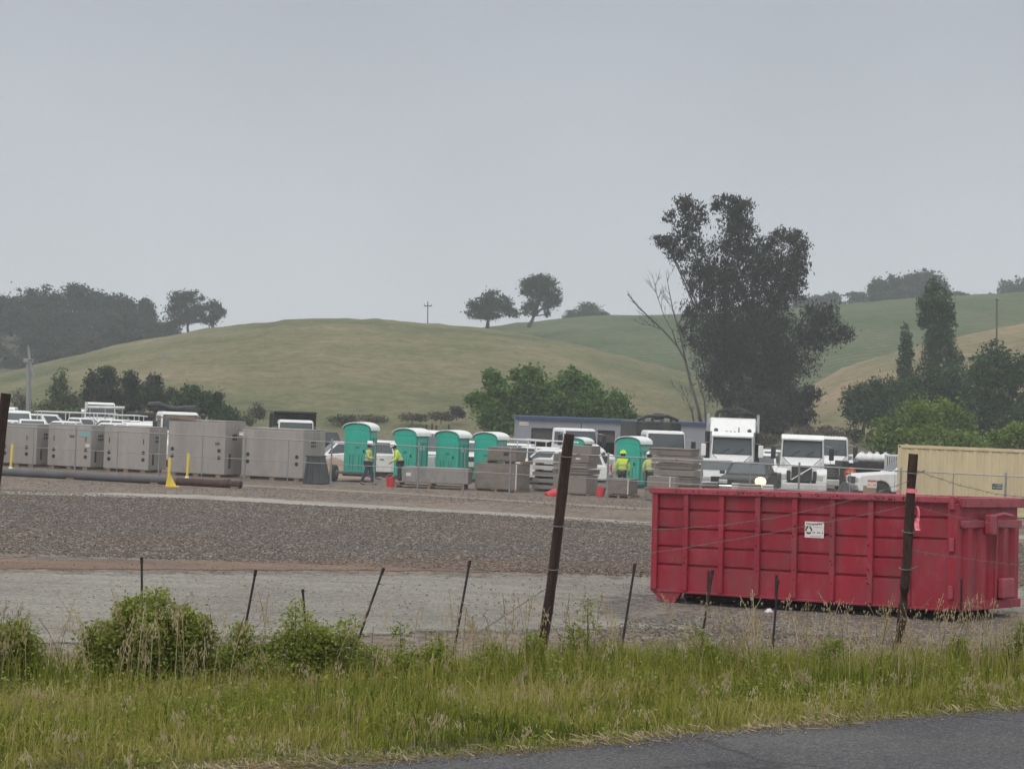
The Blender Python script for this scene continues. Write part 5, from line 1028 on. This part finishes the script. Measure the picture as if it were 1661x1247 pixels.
def truck(lab, px, D, rz, tall=False, bed=None, stacks=False, grp='trucks with white cabs parked in the yard', paint='white_paint', stripe=True, crane=False, visor=True, hood_w=1.0, loc=None, hz=2.9):
    p = loc or spot(px, D); r_ = thing('truck', lab, 'truck', p, R(rz), grp)
    # cab: tapered block with windscreen
    v = [Vector(q) for q in ((-1.7, -1.1, .95), (.25, -1.1, .95), (.25, 1.1, .95), (-1.7, 1.1, .95), (-1.65, -1.02, hz), (-.12, -1.0, hz), (-.12, 1.0, hz), (-1.65, 1.02, hz))]
    cb = MB().add(v, [(0, 1, 2, 3), (4, 5, 6, 7), (0, 1, 5, 4), (1, 2, 6, 5), (2, 3, 7, 6), (3, 0, 4, 7)]).build('cab', paint, r_, .15)
    Ff = [v[1], v[2], v[6], v[5]]; lo_ = (1.95 - .95) / (hz - .95)
    MB().quad(*fr_quad(Ff, .06, .94, lo_, .9, .02)).build('windscreen', 'glass_sky', cb)
    mb = MB(); q = fr_quad(Ff, .04, .96, lo_ - .02, .92, .012); mb.quad(*q); mb.build('window_frame', 'dark_hole', cb)
    for F_ in ([v[0], v[1], v[5], v[4]], [v[2], v[3], v[7], v[6]]): MB().quad(*fr_quad(F_, .25, .9, .5, .88, .015)).build('side_window', 'glass_dark', cb)
    if visor: MB().prism([(-.15, hz - .12), (.3, hz - .2), (.32, hz - .12), (-.1, hz + .08)], -1.02, 1.02).build('sun_visor', paint, r_, .02)
    for y in ((-.6, -.2, .2, .6) if tall or visor else ()): MB().box((-.5, y, hz + .04), (.12, .12, .06)).build('roof_light', 'lens', r_)
    # hood
    hv = [Vector(q) for q in ((.251, -1.0, .9), (2.0, -.62 * hood_w - .1, .85), (2.0, .62 * hood_w + .1, .85), (.251, 1.0, .9), (.251, -.98, 1.93), (1.95, -.6 * hood_w, 1.62), (1.95, .6 * hood_w, 1.62), (.251, .98, 1.93))]
    MB().add(hv, [(0, 1, 2, 3), (4, 5, 6, 7), (0, 1, 5, 4), (1, 2, 6, 5), (2, 3, 7, 6), (3, 0, 4, 7)]).build('hood', paint, r_, .14)
    for y in (-.55, .15): MB().tube([(.3, y, 1.98), (.12, y + .42, 2.22)], .014, 4).build('wiper', 'dark_hole', r_)
    for y in (-1, 1): MB().tube([(.3, y * .93, 1.9), (1.9, y * .57 * hood_w, 1.6)], .018, 4).build('hood_seam', 'pipe_grey', r_)
    MB().b2((.255, -.85, 1.925), (.32, .85, 1.96)).build('cowl', 'black_steel', r_)
    for y in (-1, 1): MB().b2((2.03, y * .62 - .09, .86), (2.06, y * .62 + .09, 1.3)).build('air_intake', 'black_steel', r_)
    gr = MB().b2((2.0, -.48, .8), (2.06, .48, 1.5)).build('grille', 'black_steel', r_)
    if stripe: MB().tube([(2.08, -.48, .86), (2.08, .48, 1.48)], .03, 6).build('diagonal_bar', 'chrome', gr); MB().box((2.085, 0, 1.17), (.02, .14, .14)).build('emblem', 'chrome', gr)
    else:
        mb = MB()
        for k in range(7): mb.box((2.07, 0, .87 + k * .09), (.02, .9, .03))
        mb.build('grille_bar', 'chrome', gr)
    MB().b2((1.9, -1.2, .38), (2.2, 1.2, .72)).build('bumper', 'steel' if tall else 'dusty_white', r_, .06)
    for y in (-1, 1):
        fpts = [(2.05, .75), (2.0, 1.18), (1.75, 1.38), (1.1, 1.42), (.75, 1.15), (.7, .8)] + [(1.35 + .5 * math.cos(a), .62 + .55 * math.sin(a)) for a in [math.pi * k / 8 for k in range(9)]][::-1]
        MB().prism(fpts, y * .68, y * 1.2).build('fender', paint, r_, .05)
        hl = MB().b2((1.98, y * .88 - .14, .86), (2.075, y * .88 + .14, 1.14)).build('headlight', 'lens', r_, .04)
        wheel(r_, 1.35, y * .98, .52, .52, .3); 
        for x in (-3.4, -4.7): wheel(r_, x, y * .9, .52, .52, .5)
        MB().tube([(-.1, y * 1.1, 1.6), (.15, y * 1.36, 1.62), (.15, y * 1.36, 2.45), (-.1, y * 1.05, 2.5)], .02, 6).build('mirror_arm', 'steel', r_)
        MB().box((.15, y * 1.4, 2.1), (.12, .24, .6)).build('mirror', paint if tall else 'black_steel', r_, .04)
        MB().b2((-1.5, y * .8 - .3, .4), (-.2, y * .8 + .3, .9)).build('fuel_tank', 'steel', r_, .1)
        if stacks: s_ = MB().tube([(-1.3, y * 1.24, .9), (-1.3, y * 1.24, 3.0)], .13, 10).build('exhaust_shield', 'black_steel', r_); MB().tube([(-1.3, y * 1.24, 3.0), (-1.3, y * 1.24, 3.9)], .075, 10).build('exhaust_stack', 'chrome', s_)
    MB().b2((-6.0, -.42, .62), (1.9, .42, .88)).build('chassis', 'black_steel', r_)
    MB().tube([(-.6, .3, hz), (-.6, .3, hz + .3)], .03, 6).build('antenna', 'black_steel', r_)
    if tall:
        MB().prism([(-3.2, .95), (-1.71, .95), (-1.71, hz), (-1.6, 3.62), (-3.2, 3.7)], -1.15, 1.15).build('sleeper', paint, r_, .08)
        for y in (-.82, .82): MB().lathe([(.06, -.03), (.11, .05), (.1, .14), (.04, .18)], (-.55, y, 3.0), 10).build('roof_beacon', 'pipe_grey', r_)
        for y in (-.3, -.1, .1, .3): MB().box((-.3, y, 3.02), (.1, .1, .07)).build('marker_light', 'pipe_rust', r_)
        for k, (ya, yb, zz) in enumerate(((-.9, .1, 3.98), (-.2, .7, 4.05), (.1, 1.1, 3.9))): MB().tube([(-3.4, ya, 3.4), (-3.4, ya + .1, zz), (-3.3, (ya + yb) / 2, zz + .12), (-3.4, yb - .1, zz), (-3.4, yb, 3.4)], .11, 8).build('hose', 'rubber', r_)
        MB().prism([(-1.75, 2.95), (-.75, 3.0), (-1.62, 3.63), (-1.75, 3.64)], -1.12, 1.12).build('roof_fairing', paint, r_, .06)
    if bed == 'dump':
        MB().prism([(-6.4, 1.0), (-1.85, 1.0), (-1.85, 3.25), (-.9, 3.3), (-.9, 3.4), (-6.4, 3.35)], -1.25, 1.25).build('dump_bed', 'black_steel', r_, .03)
        for k in range(5): MB().b2((-5.9 + k * .85, -1.31, 1.1), (-5.8 + k * .85, 1.31, 3.2)).build('bed_rib', 'black_steel', r_)
    if bed == 'black':
        MB().b2((-6.3, -1.2, .95), (-1.9, 1.2, 3.35)).build('equipment_body', 'black_steel', r_, .05)
        for k in range(4): MB().tube([(-1.85, -1.0 + k * .6, 1.2), (-1.85, -.9 + k * .55, 2.4), (-2.2, -.8 + k * .5, 3.5)], .08, 7).build('hose', 'rubber', r_)
        MB().tube([(-2.3, -1.1, 3.4), (-2.2, -.6, 3.62), (-2.2, .5, 3.65), (-2.3, 1.1, 3.45)], .09, 8).build('top_pipe', 'black_steel', r_)
        MB().box((-2.6, .1, 3.62), (.7, .5, .35)).build('fan_unit', 'pipe_grey', r_, .05)
    if crane:
        MB().b2((-6.4, -1.2, .95), (-1.9, 1.2, 1.9)).build('service_body', 'dusty_white', r_, .04); MB().b2((-3.0, -.4, 1.9), (-2.2, .4, 2.9)).build('crane_post', 'black_steel', r_, .05)
        MB().tube([(-2.6, .2, 2.9), (-2.0, -.9, 3.25), (-2.4, -1.3, 3.2)], .18, 8).build('crane_arm', 'black_steel', r_)
        MB().tube([(-2.6, 0, 3.0), (-.6, 1.0, 3.15)], .16, 8).build('crane_boom', 'black_steel', r_)
    return r_
FWD = -90
# middle and right
truck('white dump truck cab with a black bed, behind the widest vault', 478, 122, FWD + 9, bed='dump', visor=False).location.z -= .3
truck('tall white sleeper truck with twin exhaust stacks, biggest cab in view', 1185, 103, FWD - 6, tall=True, stacks=True, stripe=False, hz=2.95)
tt = truck('white truck with a diagonal bar over its black grille, right of the tall one', 1299, 102, FWD - 8, hz=2.93)
truck('second white truck half hidden behind the truck with the diagonal bar', 1341, 110, FWD - 6, stripe=False, visor=False)
truck('truck carrying black hoses and pipes, just right of the right green toilet', 1078, 108, FWD + 8, bed='black', visor=False)
truck('white truck cab before the open building bay, behind the middle leaning post', 940, 118, FWD + 25, stripe=False, visor=False, hz=2.75)
truck('white truck with a folded black crane behind the tallest vault', 290, 113, FWD + 20, crane=True, visor=False)
car('white pickup between the two left toilets, its rear wheel showing', 613, 99, 172, 'pickup')
car('white pickup nose left of the nearest green toilet', 560, 104, 195, 'suv')
c1 = car('dark pickup with one headlight blazing, before the tall white truck', 1217, 90, FWD - 14, 'pickup', 'black_steel', 'dark and pale vehicles before the big trucks', lit=True)
c1.scale.z = .78
car('white pickup facing left against the tan container', 1487, 91, 186, 'pickup')
c1 = car('pale pickup beside the right slab stack, before the tall truck', 1158, 93, 272, 'pickup', 'dusty_white', 'dark and pale vehicles before the big trucks'); c1.scale.z = .8
car('white pickup behind the pile of pale beams', 875, 106, FWD + 30, 'pickup', rack=True)
car('dusty white van right of the tall truck, far row', 1250, 125, FWD + 10, 'suv')
car('white car between the third and fourth green toilets', 752, 118, FWD + 15, 'suv'); car('white van roof between the second and third green toilets', 698, 116, FWD, 'van')
car('black pickup behind the black bed of the dump truck', 525, 128, 190, 'pickup', 'black_steel', 'dark and pale vehicles before the big trucks')
# left rows behind the vaults
for px_, D_, rz_, kd, rk, lb in ((52, 128, -75, 'pickup', False, 'white pickup between the leftmost van and the camper shell truck'), (108, 126, 178, 'pickup', False, 'white pickup low behind the second vault'), (148, 152, -80, 'van', False, 'white van in the far row behind the second vault'),
        (208, 139, -70, 'pickup', True, 'white racked pickup behind the right half of the third vault'), (247, 142, 175, 'suv', False, 'white suv just left of the crane truck cab'), (345, 126, 184, 'pickup', False, 'white pickup behind the right end of the tallest vault'), (5, 148, -80, 'van', False, 'white box van cut by the left edge of the photo'),
        (842, 112, -100, 'pickup', False, 'white pickup before the left wall of the grey building'), (895, 104, 172, 'suv', False, 'white suv behind the top beam of the pale pile'), (1415, 118, -85, 'suv', False, 'white suv behind the dark flatbed'), (1235, 112, -100, 'suv', False, 'white suv between the tall truck and the barred grille truck')):
    z_ = {True: .2, False: .1}[px_ < 400] if px_ < 400 else tz(XA(px_, D_, 1), D_)
    car(lb, px_, D_, rz_, kd, loc=Vector((XA(px_, D_, 1.8), D_, z_)), rack=rk)
car('white camper shell pickup, leftmost clear vehicle above the vaults', 82, 140, 8, 'suv', loc=Vector((XA(78, 140, 2), 140, .45)))
car('tall white van at the left edge behind the leaning post', 25, 138, FWD + 20, 'van', loc=Vector((XA(25, 138, 2), 138, .1)))
car('low white car in front of the leftmost van', 30, 132, 5, 'suv', loc=Vector((XA(32, 132, 2), 132, .1)))
car('white pickup with a ladder rack behind the second vault', 130, 136, 4, 'pickup', loc=Vector((XA(132, 136, 2), 136, .3)), rack=True)
truck('white truck with a pale bar above its cab, behind the third vault', 165, 145, FWD + 12, visor=False, loc=Vector((XA(163, 145, 3), 145, .25)))
car('white pickup between the barred truck and the grey windowed van', 190, 134, 170, 'pickup', loc=Vector((XA(188, 134, 2), 134, .3)))
car('white suv seen side-on behind the third vault', 178, 130, 185, 'suv', loc=Vector((XA(180, 130, 2), 130, .2)))
car('grey windowed white van left of the crane truck', 228, 128, FWD + 15, 'van', loc=Vector((XA(226, 128, 2), 128, -.25)))
for x0, x1, yt, D, lab in ((20, 140, 668, 152, 'long black flatbed trailer behind the left vans'), (205, 250, 668, 150, 'black flatbed behind the grey windowed van'), (1366, 1442, 753, 104, 'dark flatbed loaded with white bags right of the trucks')):
    a = PY(x0, yt, D); b = PY(x1, yt, D); z = a.z if D > 140 else 1.85; r_ = thing('flatbed_trailer', lab, 'trailer', (a.x, D, tz(a.x, D))); zz = z - tz(a.x, D); w_ = b.x - a.x
    MB().b2((0, 0, zz - .35), (w_, 2.3, zz)).build('deck', 'black_steel', r_); MB().b2((.2, .3, .5), (w_ - .2, 2, zz - .351)).build('frame', 'black_steel', r_)
    for f in (.2, .8): wheel(r_, w_ * f, .2, .45, .45, .3)
for i, px in enumerate((1396, 1408, 1420, 1434)):
    r_ = place(px, 104.5, i * 40, 'sandbag', ['first white bag from the left on the dark flatbed', 'second white bag on the dark flatbed', 'third white bag on the dark flatbed', 'last white bag on the dark flatbed, nearest the container'][i], 'bag', 'white bags on the dark flatbed'); r_.location.z = 1.86
    mb = MB().lathe([(.12, 0), (.3, .05), (.34, .2), (.26, .36), (.08, .44)], (0, 0, 0), 10); mb.v = [(x * random.uniform(.9, 1.15), y * random.uniform(.9, 1.1), z * random.uniform(.9, 1.1)) for x, y, z in mb.v]; mb.build('bag_body', 'plastic_bag', r_, sm=True); MB().tube([(0, 0, .42), (.02, 0, .52)], [.05, .08], 7).build('bag_neck', 'plastic_bag', r_)
ac = place(1453, 97, -4, 'cooling_unit', 'pale louvred cooling unit at the left end of the tan container', 'machine'); MB().b2((-.5, 0, 1.0), (.3, .8, 2.0)).build('housing', 'dusty_white', ac, .02); MB().b2((-.52, 0, 0), (.3, .8, .999)).build('stand', 'pipe_grey', ac)
for k in range(7): MB().b2((-.46 + k * .1, -.02, 1.08), (-.42 + k * .1, -.001, 1.92)).build('louvre', 'pipe_grey', ac)
# barred white frame on the far truck, orange sand pile
bp = PY(140, 660, 144); o = thing('roof_bar', 'pale horizontal bar with a raised left end above the barred truck', 'rack', bp); e_ = PY(202, 661, 144) - bp; MB().tube([(0, 0, 0), e_], .1, 6).build('bar', 'dusty_white', o); MB().box((0, 0, .05), (.15, .3, .6)).build('end_bracket', 'dusty_white', o)
for f in (.1, .5, .95): MB().tube([e_ * f, e_ * f + Vector((0, 0, -2.2))], .05, 5).build('upright', 'galv', o)
Xg, Yg = np.meshgrid(np.linspace(-2.6, 2.6, 40), np.linspace(-1.5, 1.5, 24)); Zg = .9 * np.exp(-(Xg / 1.3) ** 2 - (Yg / .8) ** 2) + rng.normal(0, .02, Xg.shape)
o = gridmesh('sand_pile', Xg, Yg, Zg, 'sand'); p = spot(540, 96); o.location = (p.x, p.y, p.z - .02); tag(o, 'tan sand pile between the black tapered bin and the nearest toilet', 'sand pile')
ro = MB().lathe([(.05, 0), (.09, .03), (.07, .09), (.02, .12)], (0, 0, 0), 8).build('paper_cup', 'sign_white'); p = G(1247, 994); ro.location = p; ro.rotation_euler = (1.2, .3, 0); tag(ro, 'small white crumpled cup on the gravel in front of the dumpster', 'litter')
# ---------------------------------------------------------------- verge vegetation
tintmat('grass_blades', [(.07, .1, .014), (.17, .21, .026), (.28, .3, .048), (.37, .335, .09), (.46, .37, .16), (.55, .46, .25)], .7, .4, .15)
def blades(n, region, hfun, wid, tfun, lean=.68):
    P = np.array([region() for _ in range(n)]); h = np.array([hfun(*p) for p in P[:, :2]]) * rng.uniform(.55, 1.15, n); a = rng.uniform(0, 6.283, n); b = rng.uniform(0, 6.283, n); ln = np.abs(rng.normal(0, lean, n)) * h
    w_ = wid * rng.uniform(.6, 1.4, n); sx, sy = np.cos(a) * w_, np.sin(a) * w_; lx, ly = np.cos(b) * ln, np.sin(b) * ln; z0 = np.zeros(n)
    v0 = P + np.stack([-sx, -sy, z0], 1); v1 = P + np.stack([sx, sy, z0], 1); m_ = P + np.stack([lx * .35, ly * .35, h * .6], 1); v2 = m_ + np.stack([sx * .8, sy * .8, z0], 1); v3 = m_ - np.stack([sx * .8, sy * .8, z0], 1); v4 = P + np.stack([lx, ly, h * np.maximum(.3, 1 - (ln / h) ** 2 * .5)], 1)
    V = np.stack([v0, v1, v2, v3, v4], 1).reshape(-1, 3); T = np.array([(0, 1, 2), (0, 2, 3), (3, 2, 4)]); Fc = (T[None] + 5 * np.arange(n)[:, None, None]).reshape(-1, 3)
    t_ = np.array([tfun(*p) for p in P[:, :2]]) + rng.normal(0, .19, n); return V, Fc, np.repeat(np.clip(t_, 0, 1), 3)
def nz2(x, y, s=1.): return (math.sin(x * 1.7 * s + 2.1 * math.sin(y * 1.3 * s + .5)) + math.sin(y * 2.9 * s + 1.4 * math.sin(x * 2.3 * s)) + math.sin((x - y) * 4.1 * s + 1)) / 3
def greg():
    while True:
        x = random.uniform(-6.5, 8.5); y = random.uniform(edge(x) - .1, crest(x) + 2.6)
        if y > 3 and y > edge(x) + .12 + .2 * nz2(x, y, 2.2): return (x, y, tz(x, y))
def gh(x, y):
    q = (y - edge(x)) / max(.5, crest(x) - edge(x)); hh = .05 + .16 * min(1, q * 2.0) + .06 * nz2(x, y, .8) + .035 * nz2(x, y, 2.7) 
    if q < .18: hh *= .55
    return max(.035, hh * (.8 if q > 1 else 1))
def gt(x, y):
    q = (y - edge(x)) / max(.5, crest(x) - edge(x)); return .4 + .26 * nz2(x, y, .7) + .2 * nz2(x, y, 2.3) + (.22 * max(0, 1 - q / .16)) 
V, Fc, T = blades(150000, greg, gh, .0032, gt); tag(npmesh('grass', V, Fc, 'grass_blades', tint=T), 'green and straw coloured grass covering the roadside verge', 'grass', kind='stuff')
# taller grass along the crest and tufts
def creg():
    while True:
        x = random.gauss(random.choice([-3.4, -.1, .55, .7, 1.6, 2.4, 3.1, 3.8, 4.6, 5.4]), .45); y = crest(x) + random.gauss(-.05, .35)
        return (x, y, tz(x, y))
V, Fc, T = blades(15000, creg, lambda x, y: .30 + .08 * nz2(x, y, 1.5), .0035, lambda x, y: .36 + .15 * nz2(x, y, 1.3), .3); tag(npmesh('tall_grass', V, Fc, 'grass_blades', tint=T), 'taller green grass tufts along the top of the bank', 'grass', kind='stuff')
# dry oat stalks with drooping seed heads
tintmat('straw_tone', [(.16, .12, .065), (.31, .245, .14), (.48, .4, .26)], .8, .2)
def stalks(n, region, hlo, hhi, seed=True, tb=.5, dark=False):
    Vs = []; Fs = []; Ts = []; c = 0
    for i in range(n):
        x, y, z = region(); h = random.uniform(hlo, hhi); a = random.uniform(0, 6.28); ln = random.uniform(.05, .35) * h; w_ = .0022; tn = min(1, max(0, random.gauss(tb, .2))); K = 6; pts = []
        for k in range(K):
            q = k / (K - 1); pts.append(Vector((x + math.cos(a) * ln * q ** 2, y + math.sin(a) * ln * q ** 2, z + h * (q - .12 * q ** 3))))
        for k in range(K - 1):
            p, r_ = pts[k], pts[k + 1]; Vs += [(p.x - w_, p.y, p.z), (p.x + w_, p.y, p.z), (r_.x + w_ * .8, r_.y, r_.z), (r_.x - w_ * .8, r_.y, r_.z)]; Fs.append((c, c + 1, c + 2, c + 3)); Ts.append(tn); c += 4
        if seed:
            for k in range(random.randint(10, 22)):
                q = random.uniform(.68, 1); j = q * (K - 1); p = pts[int(min(K - 2, j))].lerp(pts[int(min(K - 2, j)) + 1], j - int(min(K - 2, j))); o_ = Vector((random.gauss(0, .022), random.gauss(0, .02), -random.uniform(.0, .04))); l_ = random.uniform(.012, .026); e_ = p + o_
                dx = random.uniform(-.006, .006); Vs += [(e_.x - .0035, e_.y, e_.z), (e_.x + .0035, e_.y, e_.z), (e_.x + dx + .001, e_.y, e_.z - l_), (e_.x + dx - .002, e_.y, e_.z - l_)]; Fs.append((c, c + 1, c + 2, c + 3)); Ts.append(min(1, tn + .25)); c += 4
    return Vs, Fs, Ts
def sreg(): 
    while True:
        x = random.choice([random.uniform(-4.5, 6.5), random.gauss(1.9, .35), random.gauss(3.0, .4), random.gauss(3.9, .5), random.gauss(.1, .5), random.gauss(-2.2, .4)]); y = crest(x) + random.uniform(-.7, .6)
        if y > edge(x) + .8: return (x, y, tz(x, y))
V, Fc, T = stalks(330, sreg, .35, .78); tag(npmesh('dry_grass', V, Fc, 'straw_tone', tint=T), 'tall dry straw coloured stalks with drooping seed heads along the bank top', 'grass', kind='stuff')
V, Fc, T = stalks(750, greg, .14, .34, True, .55); tag(npmesh('dry_grass', V, Fc, 'straw_tone', tint=T), 'short dry stalks scattered through the verge grass', 'grass', kind='stuff')
tintmat('dark_stalk', [(.03, .035, .018), (.07, .07, .035), (.12, .1, .05)], .8, .1)
def dreg():
    x = random.choice([random.gauss(-3.15, .12), random.gauss(-3.75, .2), random.uniform(-4, 5), random.gauss(-2.1, .25), random.gauss(3.3, .5)]); y = crest(x) + random.uniform(-.3, .5); return (x, y, tz(x, y))
V, Fc, T = stalks(90, dreg, .35, .62, False, .4); tag(npmesh('weed_stalks', V, Fc, 'dark_stalk', tint=T), 'thin dark upright weed stems along the bank top', 'weed', kind='stuff')
# dead straw at the road edge
def strw(n):
    Vs = []; Fs = []; Ts = []; c = 0
    for i in range(n):
        x = random.uniform(-3, 5.5); y = edge(x) + random.gauss(.02, .11) + .06 * nz2(x, 0, 3)
        if nz2(x, 3, 1.3) < -.15 and random.random() < .8: continue
        if random.random() < .16: x = -1.15 + random.gauss(0, .16); y = edge(x) + .06 + random.gauss(0, .07)
        z = max(tz(x, y), 2.262) + random.uniform(.005, .03); a = random.uniform(0, 3.14); l_ = random.uniform(.015, .09); w_ = .0016
        dx, dy = math.cos(a) * l_, math.sin(a) * l_; e = random.uniform(-.01, .03); Vs += [(x - w_ * math.sin(a), y + w_ * math.cos(a), z), (x + w_ * math.sin(a), y - w_ * math.cos(a), z + .003), (x + dx + w_ * math.sin(a), y + dy, z + e + .003), (x + dx - w_ * math.sin(a), y + dy, z + e)]
        Fs.append((c, c + 1, c + 2, c + 3)); Ts.append(random.uniform(.1, 1)); c += 4
    return Vs, Fs, Ts
V, Fc, T = strw(3600); tag(npmesh('dead_straw', V, Fc, 'straw_tone', tint=T), 'pale dead straw lying along the asphalt edge', 'straw', kind='stuff')
def rreg(): x = random.uniform(-2.5, 5); y = edge(x) + random.gauss(-.02, .1); return (x, y, max(tz(x, y), 2.264))
stones('edge_grit', 4200, rreg, .003, .009, 'stone_mix', 'crumbled grit along the broken edge of the asphalt')
def rreg2():
    x = random.uniform(-2.5, 5); y = edge(x) - abs(random.gauss(0, .9)); return (x, y, 2.264)
stones('road_grit', 900, rreg2, .002, .005, 'stone_mix', 'loose grit scattered on the asphalt')
# leafy weeds on the crest
tintmat('weed_leaf', [(.08, .11, .016), (.15, .19, .03), (.22, .26, .045), (.28, .31, .07), (.31, .27, .1)], .6, .35, .2)
def weed(px, D, wpx, hpx, lab, n, grp=None, leafsz=.028, base=None, ybase=None, name='weed_bush', cat='weed bush', dens=1.):
    s = F / D; x = XA(px, D, 2.1); z = tz(x, D); rt = thing(name, lab, cat, (x, D, z), 0, grp); rw = wpx / s / 2; H_ = hpx * 1.3 / s; V = []; Fc = []; T = []; c = 0; mb = MB()
    ns = max(5, int(34 * rw * dens) + 4)
    for i in range(ns):
        a = random.uniform(0, 6.28); rr = rw * random.random() ** .6; tip = Vector((math.cos(a) * rr, math.sin(a) * rr * .75, H_ * random.uniform(.75 if dens > 1 else .45, 1.06) * (1 - (.38 if dens > 1 else .6) * (rr / rw) ** 2))); rootp = Vector((tip.x * .75, tip.y * .75, -.02)); mid = rootp.lerp(tip, .5) + Vector((random.uniform(-.03, .03), 0, .03))
        mb.tube([rootp, mid, tip], [.005, .0035, .0015], 4); P_ = [rootp, mid, tip]; tn = random.uniform(-.12, .12)
        for k in range(int(1.8 * n / ns)):
            q = random.random() ** .75; p = P_[0].lerp(P_[1], q * 2) if q < .5 else P_[1].lerp(P_[2], q * 2 - 1); sp_ = .035 + .06 * (1 - q); p = p + Vector((random.gauss(0, sp_), random.gauss(0, sp_), random.gauss(0, sp_ * .5)))
            u = Vector((random.gauss(0, 1), random.gauss(0, 1), random.gauss(.3, .6))).normalized(); v = u.cross(Vector((random.gauss(0, 1), random.gauss(0, 1), random.gauss(0, 1)))).normalized(); l_ = leafsz * random.uniform(.5, 1.3)
            V += [p, p + u * l_ * .5 + v * l_ * .26, p + u * l_, p + u * l_ * .5 - v * l_ * .26]; Fc.append((c, c + 1, c + 2, c + 3)); c += 4; T.append(min(1, max(0, .25 + .35 * q + tn + random.gauss(0, .14))))
    npmesh('foliage', [tuple(v) for v in V], Fc, 'weed_leaf', rt, T); mb.build('stems', 'dark_stalk', rt); return rt
weed(245, 13.9, 215, 118, 'biggest round leafy bush on the bank, before the upright thin stake', 15000, leafsz=.03, dens=1.7)
weed(20, 13.4, 120, 105, 'leafy bush at the left edge below the leaning post', 6500)
weed(375, 14.0, 140, 80, 'low leafy weed right of the biggest bush', 4000)
weed(468, 14.1, 150, 112, 'leafy weed bush left of the most slanted stake', 4200)
weed(555, 14.2, 120, 108, 'yellow green weed bush under the most slanted stake', 2800)
weed(645, 14.3, 120, 80, 'low weed clump right of the most slanted stake', 1800)
WGp = 'small leafy weeds along the crest'
for px, w_, h_, lab in ((715, 70, 92, 'small weed before the stake left of the middle post'), (800, 60, 80, 'small weed midway between stake and middle post'), (865, 50, 70, 'small weed at the foot of the middle post'), (945, 60, 110, 'tall thin weed just right of the middle post'), (1000, 50, 60, 'small weed under the stake near the dumpster'), (1120, 70, 90, 'leafy weed below the left end of the dumpster'), (1340, 60, 70, 'small weed below the white sticker of the dumpster'), (1560, 70, 60, 'small weed below the dumpster door'), (1650, 60, 80, 'small weed at the right edge by the dumpster')):
    weed(px, crest(XA(px, 15, 2)) + .1, w_, h_, lab, 1500, WGp)
# broad low leaves mixed into the grass
n = 30000; cx0 = np.array([greg() for _ in range(420)]); ii = rng.integers(0, 420, n); rr_ = rng.uniform(.06, .26, 420)[ii]; dd = rng.normal(0, 1, (n, 2)) * rr_[:, None] * .5
Pp = cx0[ii].copy(); Pp[:, :2] += dd; Pp = Pp[np.array([p[1] > edge(p[0]) + .1 for p in Pp])]; n = len(Pp); ii = ii[:n]; Pp[:, 2] = [tz(p[0], p[1]) + gh(p[0], p[1]) * random.uniform(.4, 1.25) for p in Pp]
u = rng.normal(0, 1, (n, 3)); u[:, 2] = np.abs(u[:, 2]) * .6; u /= np.linalg.norm(u, axis=1)[:, None]; v = np.cross(u, rng.normal(0, 1, (n, 3))); v /= np.linalg.norm(v, axis=1)[:, None]; sz = rng.uniform(.01, .032, n)[:, None]
Vv = np.stack([Pp, Pp + u * sz * .5 + v * sz * .3, Pp + u * sz, Pp + u * sz * .5 - v * sz * .3], 1).reshape(-1, 3)
tag(npmesh('low_weeds', Vv, np.arange(4 * n).reshape(n, 4), 'weed_leaf', tint=np.clip(rng.random(420)[ii] * .7 + rng.random(n) * .3, 0, 1)), 'low broad leaved weeds mixed through the verge grass', 'weed', kind='stuff')
# ---------------------------------------------------------------- haze
hz_ = MB().b2((-1350, -90, -8), (1350, 2300, 110)).build('haze', 'white_paint'); hz_.data.materials.clear()
m = bpy.data.materials.new('haze_air'); m.use_nodes = True; n = m.node_tree; n.nodes.clear(); o = n.nodes.new('ShaderNodeOutputMaterial'); v = n.nodes.new('ShaderNodeVolumePrincipled'); v.inputs['Color'].default_value = (.9, .95, 1, 1); v.inputs['Density'].default_value = HAZE
n.links.new(v.outputs[0], o.inputs['Volume']); hz_.data.materials.append(m); tag(hz_, 'thin grey haze over the hills and the yard', 'haze', kind='stuff')
#END
